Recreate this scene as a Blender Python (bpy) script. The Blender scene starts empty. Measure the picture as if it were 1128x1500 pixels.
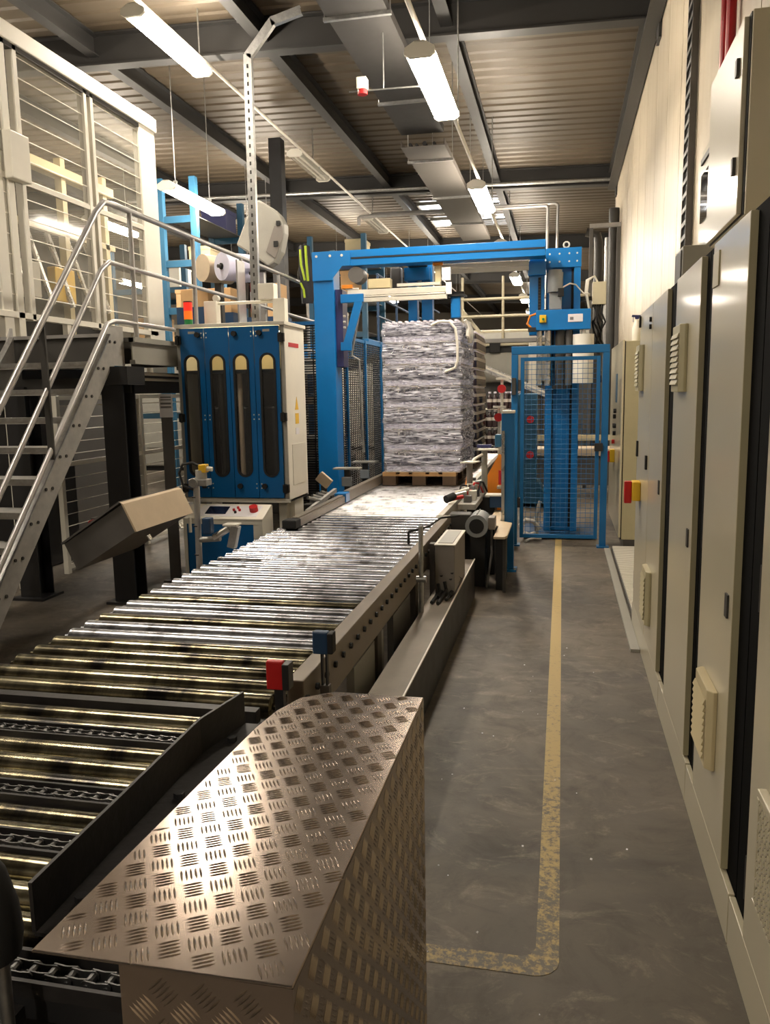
import bpy, math, random
from mathutils import Vector, Matrix
random.seed(7)
S = bpy.context.scene
COL = S.collection

# ------------------------------------------------------------------ camera
CAM_H = 1.6
cd = bpy.data.cameras.new('camera')
cam = bpy.data.objects.new('camera', cd)
COL.objects.link(cam)
cd.sensor_fit = 'VERTICAL'
cd.sensor_height = 36.0
cd.lens = 36.0 * 1180.0 / 1500.0
cd.clip_start = 0.02
cd.clip_end = 200
# world axes seen from the camera (x right, y down, z forward): aisle vanishing point and plumb line
_y = Vector((260.0, -180.0, 1180.0)).normalized()
_v = Vector((140.0, 7950.0, 1180.0))
_v = (_v - _y * _v.dot(_y)).normalized()
_z = -_v
_x = _y.cross(_z)
right = Vector((_x[0], _y[0], _z[0]))
down = Vector((_x[1], _y[1], _z[1]))
fwd = Vector((_x[2], _y[2], _z[2]))
mw = Matrix.Identity(4)
for i in range(3):
    mw[i][0] = right[i]; mw[i][1] = -down[i]; mw[i][2] = -fwd[i]
mw[2][3] = CAM_H
cam.matrix_world = mw
S.camera = cam

# ------------------------------------------------------------------ world, exposure
W = bpy.data.worlds.new('world'); S.world = W; W.use_nodes = True
bg = W.node_tree.nodes['Background']
bg.inputs[0].default_value = (1.0, 0.90, 0.76, 1)
bg.inputs[1].default_value = 0.025
S.view_settings.view_transform = 'Standard'
S.view_settings.look = 'None'
S.view_settings.gamma = 1.0
S.view_settings.use_curve_mapping = False
S.view_settings.exposure = 1.28
LAMP_COLOR = (1.0, 0.885, 0.73)
LAMP_POWER = 46.0

# ------------------------------------------------------------------ materials
def srgb(r, g, b):
    def c(u):
        u /= 255.0
        return u / 12.92 if u <= 0.04045 else ((u + 0.055) / 1.055) ** 2.4
    return (c(r), c(g), c(b), 1.0)

MAT = {}
def mat(name, rgb, rough=0.5, metal=0.0, vary=0.12, scale=6.0, bump=0.0, bscale=60.0, coat=0.0, spec=0.5, stretch=None, rvary=0.1):
    m = bpy.data.materials.new(name); m.use_nodes = True
    nt = m.node_tree; N = nt.nodes; L = nt.links
    b = N['Principled BSDF']
    b.inputs['Metallic'].default_value = metal
    b.inputs['Coat Weight'].default_value = coat
    b.inputs['Coat Roughness'].default_value = 0.12
    b.inputs['Specular IOR Level'].default_value = spec
    col = srgb(*rgb)
    tc = N.new('ShaderNodeTexCoord'); mp = N.new('ShaderNodeMapping')
    L.new(tc.outputs['Object'], mp.inputs[0])
    if stretch: mp.inputs['Scale'].default_value = stretch
    nz = N.new('ShaderNodeTexNoise'); nz.inputs['Scale'].default_value = scale
    nz.inputs['Detail'].default_value = 6.0; nz.inputs['Roughness'].default_value = 0.62
    L.new(mp.outputs[0], nz.inputs['Vector'])
    rp = N.new('ShaderNodeValToRGB')
    rp.color_ramp.elements[0].position = 0.3; rp.color_ramp.elements[1].position = 0.72
    lo = [max(0, c * (1 - vary)) for c in col[:3]] + [1]
    hi = [min(1, c * (1 + vary)) for c in col[:3]] + [1]
    rp.color_ramp.elements[0].color = lo; rp.color_ramp.elements[1].color = hi
    L.new(nz.outputs['Fac'], rp.inputs[0]); L.new(rp.outputs[0], b.inputs['Base Color'])
    mr = N.new('ShaderNodeMapRange')
    mr.inputs['To Min'].default_value = max(0.02, rough - rvary); mr.inputs['To Max'].default_value = min(1, rough + rvary)
    L.new(nz.outputs['Fac'], mr.inputs[0]); L.new(mr.outputs[0], b.inputs['Roughness'])
    if bump > 0:
        n2 = N.new('ShaderNodeTexNoise'); n2.inputs['Scale'].default_value = bscale; n2.inputs['Detail'].default_value = 4
        L.new(mp.outputs[0], n2.inputs['Vector'])
        bp = N.new('ShaderNodeBump'); bp.inputs['Strength'].default_value = bump; bp.inputs['Distance'].default_value = 0.01
        L.new(n2.outputs['Fac'], bp.inputs['Height']); L.new(bp.outputs[0], b.inputs['Normal'])
    MAT[name] = m
    return m

def emis(name, rgb, strength):
    m = bpy.data.materials.new(name); m.use_nodes = True
    nt = m.node_tree; N = nt.nodes
    b = N['Principled BSDF']
    b.inputs['Base Color'].default_value = (0.8 * rgb[0], 0.8 * rgb[1], 0.8 * rgb[2], 1)
    b.inputs['Emission Color'].default_value = (*rgb, 1)
    b.inputs['Emission Strength'].default_value = strength
    MAT[name] = m
    return m

mat('steel_dark', (54, 52, 49), 0.55, 0.0, 0.2)
mat('steel_black', (34, 34, 36), 0.45, 0.0, 0.2)
mat('void', (4, 4, 4), 0.95, 0.0, 0.1, spec=0.1)
mat('tray_dark', (50, 48, 46), 0.5, 0.2, 0.15, 8)
mat('tray_mid', (84, 80, 76), 0.5, 0.3, 0.15, 8)
mat('pipe_dull', (150, 142, 120), 0.45, 0.1, 0.08)
mat('black', (14, 14, 15), 0.6, 0.0, 0.1)
mat('rubber', (24, 24, 25), 0.75, 0.0, 0.1)
mat('galv', (168, 168, 166), 0.36, 0.85, 0.22, 22)
mat('galv_matt', (168, 166, 162), 0.5, 0.25, 0.14, 14)
mat('rail_grey', (168, 166, 164), 0.34, 0.5, 0.12, 10)
mat('alu', (205, 202, 196), 0.28, 0.9, 0.08, 8)
mat('alu_light', (225, 220, 208), 0.35, 0.3, 0.06, 8)
mat('chrome', (215, 215, 215), 0.12, 1.0, 0.05)
mat('cream', (190, 182, 156), 0.32, 0.0, 0.03, 1.2, coat=0.5, rvary=0.02)
mat('cream_edge', (176, 168, 136), 0.4, 0.0, 0.06, 4)
mat('cream_vent', (200, 186, 148), 0.45, 0.0, 0.05, 4)
mat('white_paint', (228, 224, 212), 0.4, 0.0, 0.05, 3)
mat('off_white', (212, 208, 196), 0.45, 0.0, 0.05, 3)
mat('grey_paint', (150, 148, 140), 0.45, 0.0, 0.08, 4)
mat('grey_dark', (92, 90, 88), 0.5, 0.0, 0.1, 5)
mat('box_grey', (122, 116, 110), 0.45, 0.0, 0.06, 5)
mat('blue', (4, 112, 184), 0.36, 0.0, 0.06, 3, coat=0.15)
mat('blue_door', (0, 88, 148), 0.32, 0.0, 0.05, 3, coat=0.2)
mat('blue_fence', (10, 96, 152), 0.42, 0.0, 0.06, 3)
mat('blue_dark', (24, 58, 92), 0.5, 0.0, 0.1, 4)
mat('blue_pale', (36, 86, 116), 0.5, 0.0, 0.1, 4)
mat('navy', (44, 46, 92), 0.45, 0.0, 0.1, 4)
mat('red', (186, 28, 30), 0.4, 0.0, 0.06)
mat('red_pipe', (170, 22, 30), 0.35, 0.0, 0.06)
mat('orange', (214, 128, 32), 0.45, 0.0, 0.08)
mat('yellow', (224, 180, 40), 0.42, 0.0, 0.06)
mat('green', (30, 130, 70), 0.4, 0.0, 0.06)
mat('hivis', (158, 182, 30), 0.7, 0.0, 0.08)
mat('cloth_dark', (44, 44, 50), 0.9, 0.0, 0.15)
mat('wood', (176, 138, 92), 0.75, 0.0, 0.2, 8, stretch=(1, 6, 6))
mat('wood_dark', (84, 66, 48), 0.8, 0.0, 0.2, 8)
mat('cardboard', (196, 160, 116), 0.8, 0.0, 0.08)
mat('paper', (226, 224, 228), 0.6, 0.0, 0.03)
mat('print_grey', (120, 118, 122), 0.7, 0.0, 0.03)
mat('film_roll', (214, 214, 238), 0.35, 0.0, 0.04)
mat('film_white', (232, 228, 218), 0.35, 0.0, 0.04)
mat('screen', (26, 34, 56), 0.15, 0.0, 0.05)
mat('bottle_dark', (52, 40, 42), 0.12, 0.0, 0.2, 30)
mat('bottle_clear', (80, 80, 96), 0.08, 0.0, 0.25, 30)
mat('pack_film', (226, 226, 246), 0.25, 0.0, 0.1, 30)
mat('cap', (214, 208, 222), 0.4, 0.0, 0.05)
mat('label', (176, 168, 160), 0.5, 0.0, 0.15, 40)
mat('sheet', (214, 206, 190), 0.7, 0.0, 0.06)
mat('deck', (80, 70, 56), 0.5, 0.1, 0.1, 1.5)
mat('beam', (42, 41, 40), 0.5, 0.0, 0.12, 2)
mat('beam_light', (96, 94, 90), 0.5, 0.0, 0.1, 2)
mat('wall_panel', (182, 170, 149), 0.40, 0.0, 0.03, 0.8, rvary=0.03)
mat('wall_far', (150, 144, 132), 0.7, 0.0, 0.08, 1.0)
mat('tan', (190, 172, 146), 0.55, 0.0, 0.08)
mat('chain', (104, 104, 104), 0.35, 0.85, 0.25, 40)
mat('guide', (46, 44, 44), 0.5, 0.3, 0.3, 14, bump=0.15, bscale=40)
mat('frame_steel', (126, 116, 104), 0.42, 0.35, 0.16, 9)
mat('frame_dark', (74, 68, 62), 0.5, 0.3, 0.2, 7)
mat('motor_grey', (140, 144, 146), 0.45, 0.1, 0.08)
emis('lamp_glow', LAMP_COLOR, LAMP_POWER)
emis('skylight_glow', (0.92, 0.96, 1.0), 5.0)
emis('stack_red', (1.0, 0.03, 0.015), 0.30)
emis('stack_orange', (1.0, 0.16, 0.01), 0.30)

def nodes_of(m):
    return m.node_tree.nodes, m.node_tree.links, m.node_tree.nodes['Principled BSDF']

# worn concrete with pale dust and dark wear
def floor_material():
    m = bpy.data.materials.new('concrete'); m.use_nodes = True
    N, L, b = nodes_of(m)
    tc = N.new('ShaderNodeTexCoord')
    def noise(sc, det, rough, dist=0.0, vec=None, st=None):
        n = N.new('ShaderNodeTexNoise'); n.inputs['Scale'].default_value = sc; n.inputs['Detail'].default_value = det
        n.inputs['Roughness'].default_value = rough; n.inputs['Distortion'].default_value = dist
        if st:
            mp = N.new('ShaderNodeMapping'); mp.inputs['Scale'].default_value = st; mp.inputs['Rotation'].default_value = (0, 0, 0.5)
            L.new(tc.outputs['Object'], mp.inputs[0]); L.new(mp.outputs[0], n.inputs['Vector'])
        else:
            L.new(tc.outputs['Object'], n.inputs['Vector'])
        return n
    big = noise(0.9, 7, 0.62, 0.6)
    mid = noise(5.0, 8, 0.7, 0.8)
    fine = noise(70.0, 6, 0.8)
    streak = noise(2.4, 9, 0.74, 2.2, st=(1.0, 1.7, 1))
    def ramp(n, p0, p1, c0, c1):
        r = N.new('ShaderNodeValToRGB'); e = r.color_ramp.elements
        e[0].position = p0; e[1].position = p1; e[0].color = c0; e[1].color = c1
        L.new(n.outputs['Fac'], r.inputs[0]); return r
    base = ramp(big, 0.34, 0.70, srgb(66, 61, 55), srgb(114, 104, 90))
    dust = ramp(mid, 0.50, 0.70, (0, 0, 0, 1), (1, 1, 1, 1))
    strk = ramp(streak, 0.53, 0.72, (0, 0, 0, 1), (1, 1, 1, 1))
    spk = ramp(fine, 0.50, 0.64, (0.45, 0.45, 0.45, 1), (1, 1, 1, 1))
    mul = N.new('ShaderNodeMath'); mul.operation = 'MULTIPLY'
    L.new(strk.outputs[0], mul.inputs[0]); L.new(spk.outputs[0], mul.inputs[1])
    mx = N.new('ShaderNodeMix'); mx.data_type = 'RGBA'
    mx.inputs['B'].default_value = srgb(166, 152, 134)
    m3 = N.new('ShaderNodeMath'); m3.operation = 'MULTIPLY'; m3.inputs[1].default_value = 0.75
    L.new(mul.outputs[0], m3.inputs[0]); L.new(m3.outputs[0], mx.inputs['Factor']); L.new(base.outputs[0], mx.inputs['A'])
    mx2 = N.new('ShaderNodeMix'); mx2.data_type = 'RGBA'; mx2.inputs['B'].default_value = srgb(64, 59, 53)
    m4 = N.new('ShaderNodeMath'); m4.operation = 'MULTIPLY'; m4.inputs[1].default_value = 0.6
    L.new(dust.outputs[0], m4.inputs[0]); L.new(m4.outputs[0], mx2.inputs['Factor'])
    L.new(mx.outputs['Result'], mx2.inputs['A']); L.new(mx2.outputs['Result'], b.inputs['Base Color'])
    mr = N.new('ShaderNodeMapRange'); mr.inputs['To Min'].default_value = 0.38; mr.inputs['To Max'].default_value = 0.75
    L.new(mid.outputs['Fac'], mr.inputs[0]); L.new(mr.outputs[0], b.inputs['Roughness'])
    bp = N.new('ShaderNodeBump'); bp.inputs['Strength'].default_value = 0.25; bp.inputs['Distance'].default_value = 0.004
    L.new(fine.outputs['Fac'], bp.inputs['Height']); L.new(bp.outputs[0], b.inputs['Normal'])
    MAT['concrete'] = m
floor_material()

# floor paint, scuffed through in places
def line_material():
    m = bpy.data.materials.new('floor_paint'); m.use_nodes = True
    N, L, b = nodes_of(m)
    tc = N.new('ShaderNodeTexCoord')
    n = N.new('ShaderNodeTexNoise'); n.inputs['Scale'].default_value = 38; n.inputs['Detail'].default_value = 8; n.inputs['Roughness'].default_value = 0.75
    n2 = N.new('ShaderNodeTexNoise'); n2.inputs['Scale'].default_value = 1.6; n2.inputs['Detail'].default_value = 3
    L.new(tc.outputs['Object'], n.inputs['Vector']); L.new(tc.outputs['Object'], n2.inputs['Vector'])
    sx = N.new('ShaderNodeSeparateXYZ'); L.new(tc.outputs['Object'], sx.inputs[0])
    wear = N.new('ShaderNodeMapRange')          # most foot traffic crosses the near end of the marking
    wear.inputs['From Min'].default_value = 2.0; wear.inputs['From Max'].default_value = 4.2
    wear.inputs['To Min'].default_value = 0.09; wear.inputs['To Max'].default_value = -0.10
    L.new(sx.outputs['Y'], wear.inputs[0])
    a = N.new('ShaderNodeMath'); a.operation = 'ADD'; L.new(n.outputs['Fac'], a.inputs[0]); L.new(wear.outputs[0], a.inputs[1])
    a2 = N.new('ShaderNodeMath'); a2.operation = 'MULTIPLY_ADD'; a2.inputs[1].default_value = 0.25; L.new(n2.outputs['Fac'], a2.inputs[0]); L.new(a.outputs[0], a2.inputs[2])
    r = N.new('ShaderNodeValToRGB'); e = r.color_ramp.elements
    e[0].position = 0.60; e[1].position = 0.74
    e[0].color = srgb(178, 154, 98); e[1].color = srgb(104, 97, 86)
    L.new(a2.outputs[0], r.inputs[0]); L.new(r.outputs[0], b.inputs['Base Color'])
    b.inputs['Roughness'].default_value = 0.55
    MAT['floor_paint'] = m
line_material()

# zinc-plated rollers: silver with a straw-coloured copy and dark rubbed bands
def roller_material():
    m = bpy.data.materials.new('roller_zinc'); m.use_nodes = True
    N, L, b = nodes_of(m)
    oi = N.new('ShaderNodeObjectInfo'); tc = N.new('ShaderNodeTexCoord')
    off = N.new('ShaderNodeVectorMath'); off.operation = 'ADD'
    cmb = N.new('ShaderNodeCombineXYZ')
    ml = N.new('ShaderNodeMath'); ml.operation = 'MULTIPLY'; ml.inputs[1].default_value = 37.0
    L.new(oi.outputs['Random'], ml.inputs[0]); L.new(ml.outputs[0], cmb.inputs[0]); L.new(ml.outputs[0], cmb.inputs[1])
    L.new(tc.outputs['Object'], off.inputs[0]); L.new(cmb.outputs[0], off.inputs[1])
    mp = N.new('ShaderNodeMapping'); mp.inputs['Scale'].default_value = (1.0, 0.35, 0.35); L.new(off.outputs[0], mp.inputs[0])
    n = N.new('ShaderNodeTexNoise'); n.inputs['Scale'].default_value = 6.5; n.inputs['Detail'].default_value = 7; n.inputs['Roughness'].default_value = 0.65
    L.new(mp.outputs[0], n.inputs['Vector'])
    n2 = N.new('ShaderNodeTexNoise'); n2.inputs['Scale'].default_value = 14; n2.inputs['Detail'].default_value = 4
    L.new(off.outputs[0], n2.inputs['Vector'])
    r = N.new('ShaderNodeValToRGB'); e = r.color_ramp.elements
    e[0].position = 0.33; e[0].color = srgb(88, 86, 88)
    e[1].position = 0.53; e[1].color = srgb(186, 188, 194)
    k = e.new(0.43); k.color = srgb(140, 140, 144)
    L.new(n.outputs['Fac'], r.inputs[0]); L.new(r.outputs[0], b.inputs['Base Color'])
    b.inputs['Metallic'].default_value = 0.92
    mr = N.new('ShaderNodeMapRange'); mr.inputs['To Min'].default_value = 0.22; mr.inputs['To Max'].default_value = 0.29
    L.new(n2.outputs['Fac'], mr.inputs[0]); L.new(mr.outputs[0], b.inputs['Roughness'])
    tg = N.new('ShaderNodeTangent'); tg.direction_type = 'RADIAL'; tg.axis = 'X'    # turned surface: fine grooves run round the roller
    b.inputs['Anisotropic'].default_value = 0.75; b.inputs['Anisotropic Rotation'].default_value = 0.25
    L.new(tg.outputs[0], b.inputs['Tangent'])
    MAT['roller_zinc'] = m
roller_material()
def straw_material():
    m = MAT['roller_zinc'].copy(); m.name = 'roller_straw'
    for n in m.node_tree.nodes:
        if n.type == 'VALTORGB':
            e = n.color_ramp.elements
            e[0].position = 0.38; e[1].position = 0.47; e[2].position = 0.60
            e[0].color = srgb(38, 36, 34); e[1].color = srgb(92, 86, 68); e[2].color = srgb(150, 143, 118)
        if n.type == 'MAP_RANGE': n.inputs['To Min'].default_value = 0.15; n.inputs['To Max'].default_value = 0.27
    MAT['roller_straw'] = m
straw_material()

def lit_material():
    m = MAT['roller_zinc'].copy(); m.name = 'roller_lit'  # zinc copy with lighter colours, carrying the glare on the wrapper rollers
    for n in m.node_tree.nodes:
        if n.type == 'VALTORGB':
            e = n.color_ramp.elements
            e[0].color = srgb(120, 118, 118); e[1].color = srgb(176, 175, 175); e[2].color = srgb(214, 213, 214)
        if n.type == 'MAP_RANGE': n.inputs['To Min'].default_value = 0.28; n.inputs['To Max'].default_value = 0.36
    MAT['roller_lit'] = m
lit_material()
# bright aluminium tread sheet
mat('tread', (160, 147, 136), 0.185, 0.9, 0.06, 5, rvary=0.04)

# cling film: mostly see-through, creased, glossy
def film_material():
    m = bpy.data.materials.new('stretch_film'); m.use_nodes = True
    nt = m.node_tree; N = nt.nodes; L = nt.links; b = N['Principled BSDF']; out = N['Material Output']
    b.inputs['Base Color'].default_value = srgb(240, 240, 255)
    b.inputs['Roughness'].default_value = 0.07
    b.inputs['Specular IOR Level'].default_value = 0.9
    tc = N.new('ShaderNodeTexCoord'); mp = N.new('ShaderNodeMapping'); mp.inputs['Scale'].default_value = (3.0, 3.0, 22)
    L.new(tc.outputs['Object'], mp.inputs[0])
    n = N.new('ShaderNodeTexNoise'); n.inputs['Scale'].default_value = 2.6; n.inputs['Detail'].default_value = 2.0; n.inputs['Distortion'].default_value = 0.6
    L.new(mp.outputs[0], n.inputs['Vector'])
    bp = N.new('ShaderNodeBump'); bp.inputs['Strength'].default_value = 1.0; bp.inputs['Distance'].default_value = 0.05
    L.new(n.outputs['Fac'], bp.inputs['Height']); L.new(bp.outputs[0], b.inputs['Normal'])
    mr = N.new('ShaderNodeMapRange'); mr.inputs['From Min'].default_value = 0.35; mr.inputs['From Max'].default_value = 0.7
    mr.inputs['To Min'].default_value = 0.08; mr.inputs['To Max'].default_value = 0.80
    L.new(n.outputs['Fac'], mr.inputs[0])
    tr = N.new('ShaderNodeBsdfTransparent'); mx = N.new('ShaderNodeMixShader')
    L.new(mr.outputs[0], mx.inputs[0]); L.new(tr.outputs[0], mx.inputs[1]); L.new(b.outputs[0], mx.inputs[2])
    L.new(mx.outputs[0], out.inputs['Surface'])
    MAT['stretch_film'] = m
film_material()

def sheer(name, rgb, rough, fac):
    m = bpy.data.materials.new(name); m.use_nodes = True
    nt = m.node_tree; N = nt.nodes; L = nt.links; b = N['Principled BSDF']; out = N['Material Output']
    b.inputs['Base Color'].default_value = srgb(*rgb); b.inputs['Roughness'].default_value = rough
    fr = N.new('ShaderNodeFresnel'); fr.inputs['IOR'].default_value = 1.45
    ad = N.new('ShaderNodeMath'); ad.operation = 'ADD'; ad.use_clamp = True; ad.inputs[1].default_value = fac
    L.new(fr.outputs[0], ad.inputs[0])
    ge = N.new('ShaderNodeNewGeometry'); iv = N.new('ShaderNodeMath'); iv.operation = 'SUBTRACT'; iv.inputs[0].default_value = 1.0
    L.new(ge.outputs['Backfacing'], iv.inputs[1])       # thin sheet: the inner face adds no second reflection
    mm = N.new('ShaderNodeMath'); mm.operation = 'MULTIPLY'; L.new(ad.outputs[0], mm.inputs[0]); L.new(iv.outputs[0], mm.inputs[1])
    tr = N.new('ShaderNodeBsdfTransparent'); mx = N.new('ShaderNodeMixShader')
    L.new(mm.outputs[0], mx.inputs[0]); L.new(tr.outputs[0], mx.inputs[1]); L.new(b.outputs[0], mx.inputs[2])
    L.new(mx.outputs[0], out.inputs['Surface'])
    MAT[name] = m
sheer('polycarbonate', (196, 192, 178), 0.08, 0.20)
sheer('clear_pane', (200, 200, 200), 0.03, 0.02)
emis('added_glow', (1.0, 0.78, 0.42), 6.0)  # for the strip added inside the blue cabinet
def glass_dark():
    m = bpy.data.materials.new('dark_glass'); m.use_nodes = True
    N, L, b = nodes_of(m)
    b.inputs['Base Color'].default_value = (0.006, 0.006, 0.007, 1); b.inputs['Roughness'].default_value = 0.04
    b.inputs['Specular IOR Level'].default_value = 0.8
    MAT['dark_glass'] = m
glass_dark()

# ------------------------------------------------------------------ mesh helpers
ORG = {}
class MB:
    """Collects simple shapes in world coordinates; build() links them as one mesh object."""
    def __init__(s):
        s.v = []; s.f = []; s.mi = []; s.cur = 0
    def add(s, vs, fs):
        o = len(s.v); s.v += [Vector(v) for v in vs]
        for f in fs:
            s.f.append([i + o for i in f]); s.mi.append(s.cur)
        return s
    def box(s, x0, y0, z0, x1, y1, z1):
        if x0 > x1: x0, x1 = x1, x0
        if y0 > y1: y0, y1 = y1, y0
        if z0 > z1: z0, z1 = z1, z0
        return s.add([(x0, y0, z0), (x1, y0, z0), (x1, y1, z0), (x0, y1, z0), (x0, y0, z1), (x1, y0, z1), (x1, y1, z1), (x0, y1, z1)],
                     [(0, 3, 2, 1), (4, 5, 6, 7), (0, 1, 5, 4), (1, 2, 6, 5), (2, 3, 7, 6), (3, 0, 4, 7)])
    def obox(s, c, size, rot):
        h = [d / 2 for d in size]; c = Vector(c)
        vs = []
        for z in (-1, 1):
            for (x, y) in ((-1, -1), (1, -1), (1, 1), (-1, 1)):
                vs.append(c + rot @ Vector((x * h[0], y * h[1], z * h[2])))
        return s.add(vs, [(0, 3, 2, 1), (4, 5, 6, 7), (0, 1, 5, 4), (1, 2, 6, 5), (2, 3, 7, 6), (3, 0, 4, 7)])
    def beam(s, p0, p1, w, h, up=(0, 0, 1)):
        p0 = Vector(p0); p1 = Vector(p1); d = (p1 - p0); ln = d.length; d.normalize()
        up = Vector(up); sd = d.cross(up)
        if sd.length < 1e-4: sd = d.cross(Vector((0, 1, 0)))
        sd.normalize(); u = sd.cross(d)
        R = Matrix((sd, d, u)).transposed()
        return s.obox((p0 + p1) / 2, (w, ln, h), R)
    def cyl(s, p0, p1, r, r1=None, n=12):
        p0 = Vector(p0); p1 = Vector(p1); r1 = r if r1 is None else r1
        d = (p1 - p0).normalized()
        a = Vector((0, 0, 1)) if abs(d.z) < 0.9 else Vector((1, 0, 0))
        u = d.cross(a).normalized(); w = d.cross(u)
        vs = []
        for (p, q) in ((p0, r), (p1, r1)):
            for k in range(n):
                t = 2 * math.pi * k / n
                vs.append(p + (u * math.cos(t) + w * math.sin(t)) * q)
        fs = [(k, (k + 1) % n, n + (k + 1) % n, n + k) for k in range(n)]
        fs += [tuple(range(n - 1, -1, -1)), tuple(range(n, 2 * n))]
        return s.add(vs, fs)
    def tube(s, pts, r, n=8):
        pts = [Vector(p) for p in pts]
        rings = []
        prev = None
        for i, p in enumerate(pts):
            if i == 0: d = pts[1] - p
            elif i == len(pts) - 1: d = p - pts[i - 1]
            else: d = (pts[i + 1] - p).normalized() + (p - pts[i - 1]).normalized()
            d.normalize()
            if prev is None:
                a = Vector((0, 0, 1)) if abs(d.z) < 0.9 else Vector((1, 0, 0))
                u = d.cross(a).normalized()
            else:
                u = (prev - d * prev.dot(d)).normalized()
            prev = u
            w = d.cross(u)
            k = 1.0
            if 0 < i < len(pts) - 1:
                c = (pts[i] - pts[i - 1]).normalized().dot(d); k = 1 / max(0.6, c)
            rings.append([p + (u * math.cos(2 * math.pi * j / n) + w * math.sin(2 * math.pi * j / n)) * r * (k if k < 1.05 else 1.0) for j in range(n)])
        vs = [q for g in rings for q in g]
        fs = []
        for i in range(len(rings) - 1):
            for j in range(n):
                fs.append((i * n + j, i * n + (j + 1) % n, (i + 1) * n + (j + 1) % n, (i + 1) * n + j))
        fs += [tuple(range(n - 1, -1, -1)), tuple((len(rings) - 1) * n + j for j in range(n))]
        return s.add(vs, fs)
    def prism(s, poly, axis, a0, a1):
        """poly: 2-D points; axis 'x' -> (y,z), 'y' -> (x,z), 'z' -> (x,y)"""
        def P(p, a):
            return {'x': (a, p[0], p[1]), 'y': (p[0], a, p[1]), 'z': (p[0], p[1], a)}[axis]
        n = len(poly)
        vs = [P(p, a0) for p in poly] + [P(p, a1) for p in poly]
        fs = [(k, (k + 1) % n, n + (k + 1) % n, n + k) for k in range(n)]
        fs += [tuple(range(n - 1, -1, -1)), tuple(range(n, 2 * n))]
        return s.add(vs, fs)
    def lathe(s, prof, c, n=16):
        c = Vector(c); vs = []; fs = []
        for (r, z) in prof:
            for k in range(n):
                t = 2 * math.pi * k / n
                vs.append(c + Vector((r * math.cos(t), r * math.sin(t), z)))
        for i in range(len(prof) - 1):
            for k in range(n):
                fs.append((i * n + k, i * n + (k + 1) % n, (i + 1) * n + (k + 1) % n, (i + 1) * n + k))
        fs += [tuple(range(n - 1, -1, -1)), tuple((len(prof) - 1) * n + k for k in range(n))]
        return s.add(vs, fs)
    def ring_plate(s, x0, z0, x1, z1, inner, y0, y1):
        """rectangular plate in the XZ plane with a hole whose outline is inner (list of x,z)"""
        n = len(inner); cx = (x0 + x1) / 2; cz = (z0 + z1) / 2
        icx = sum(p[0] for p in inner) / n; icz = sum(p[1] for p in inner) / n
        out = []
        for (px, pz) in inner:
            dx = px - icx; dz = pz - icz; t = 1e9
            if dx > 1e-9: t = min(t, (x1 - icx) / dx)
            if dx < -1e-9: t = min(t, (x0 - icx) / dx)
            if dz > 1e-9: t = min(t, (z1 - icz) / dz)
            if dz < -1e-9: t = min(t, (z0 - icz) / dz)
            out.append([icx + dx * t, icz + dz * t])
        for c in ((x0, z0), (x1, z0), (x1, z1), (x0, z1)):
            j = min(range(n), key=lambda k: (out[k][0] - c[0]) ** 2 + (out[k][1] - c[1]) ** 2)
            out[j] = list(c)
        vs = [(p[0], y0, p[1]) for p in inner] + [(p[0], y0, p[1]) for p in out] + [(p[0], y1, p[1]) for p in inner] + [(p[0], y1, p[1]) for p in out]
        fs = []
        for k in range(n):
            j = (k + 1) % n
            fs += [(k, j, n + j, n + k), (2 * n + j, 2 * n + k, 3 * n + k, 3 * n + j), (j, k, 2 * n + k, 2 * n + j), (n + k, n + j, 3 * n + j, 3 * n + k)]
        return s.add(vs, fs)
    def mesh(s, name, mats, org=(0, 0, 0), smooth=False):
        me = bpy.data.meshes.new(name)
        o = Vector(org)
        me.from_pydata([tuple(v - o) for v in s.v], [], s.f)
        if isinstance(mats, str): mats = [mats]
        for m in mats: me.materials.append(MAT[m])
        if len(mats) > 1: me.polygons.foreach_set('material_index', s.mi)
        if smooth:
            me.polygons.foreach_set('use_smooth', [True] * len(me.polygons))
            me.set_sharp_from_angle(angle=math.radians(38))
        import bmesh
        bm = bmesh.new(); bm.from_mesh(me); bmesh.ops.recalc_face_normals(bm, faces=bm.faces); bm.to_mesh(me); bm.free()
        me.update()
        return me
    def build(s, name, mats, parent=None, smooth=False, bev=0.0, org=None, label=None):
        if org is None: org = ORG[parent.name] if parent else Vector((0, 0, 0))
        me = s.mesh(name, mats, org, smooth)
        ob = bpy.data.objects.new(name, me); COL.objects.link(ob)
        if parent: ob.parent = parent
        else: ob.location = org
        ORG[ob.name] = Vector(org)
        if bev:
            md = ob.modifiers.new('bevel', 'BEVEL'); md.width = bev; md.segments = 2; md.limit_method = 'ANGLE'
        if label: ob['label'] = label
        return ob

def thing(name, label, cat, loc, group=None):
    o = bpy.data.objects.new(name, None); COL.objects.link(o)
    o.empty_display_size = 0.1
    o.location = loc; ORG[o.name] = Vector(loc)
    o['label'] = label; o['category'] = cat
    if group: o['group'] = group
    return o

def tag(o, label, cat, group=None, kind=None):
    o['label'] = label; o['category'] = cat
    if group: o['group'] = group
    if kind: o['kind'] = kind
    return o

def single(mb, name, mats, label, cat, loc, group=None, smooth=False, bev=0.0):
    o = mb.build(name, mats, None, smooth, bev, org=Vector(loc))
    return tag(o, label, cat, group)

def struct(o):
    o['kind'] = 'structure'; return o

def inst(me, name, parent, loc, rot=None):
    """another object on the same mesh data, loc in world coordinates"""
    ob = bpy.data.objects.new(name, me); COL.objects.link(ob)
    if parent:
        ob.parent = parent; ob.location = Vector(loc) - ORG[parent.name]
    else: ob.location = loc
    if rot: ob.rotation_euler = rot
    ORG[ob.name] = Vector(loc)
    return ob
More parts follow.
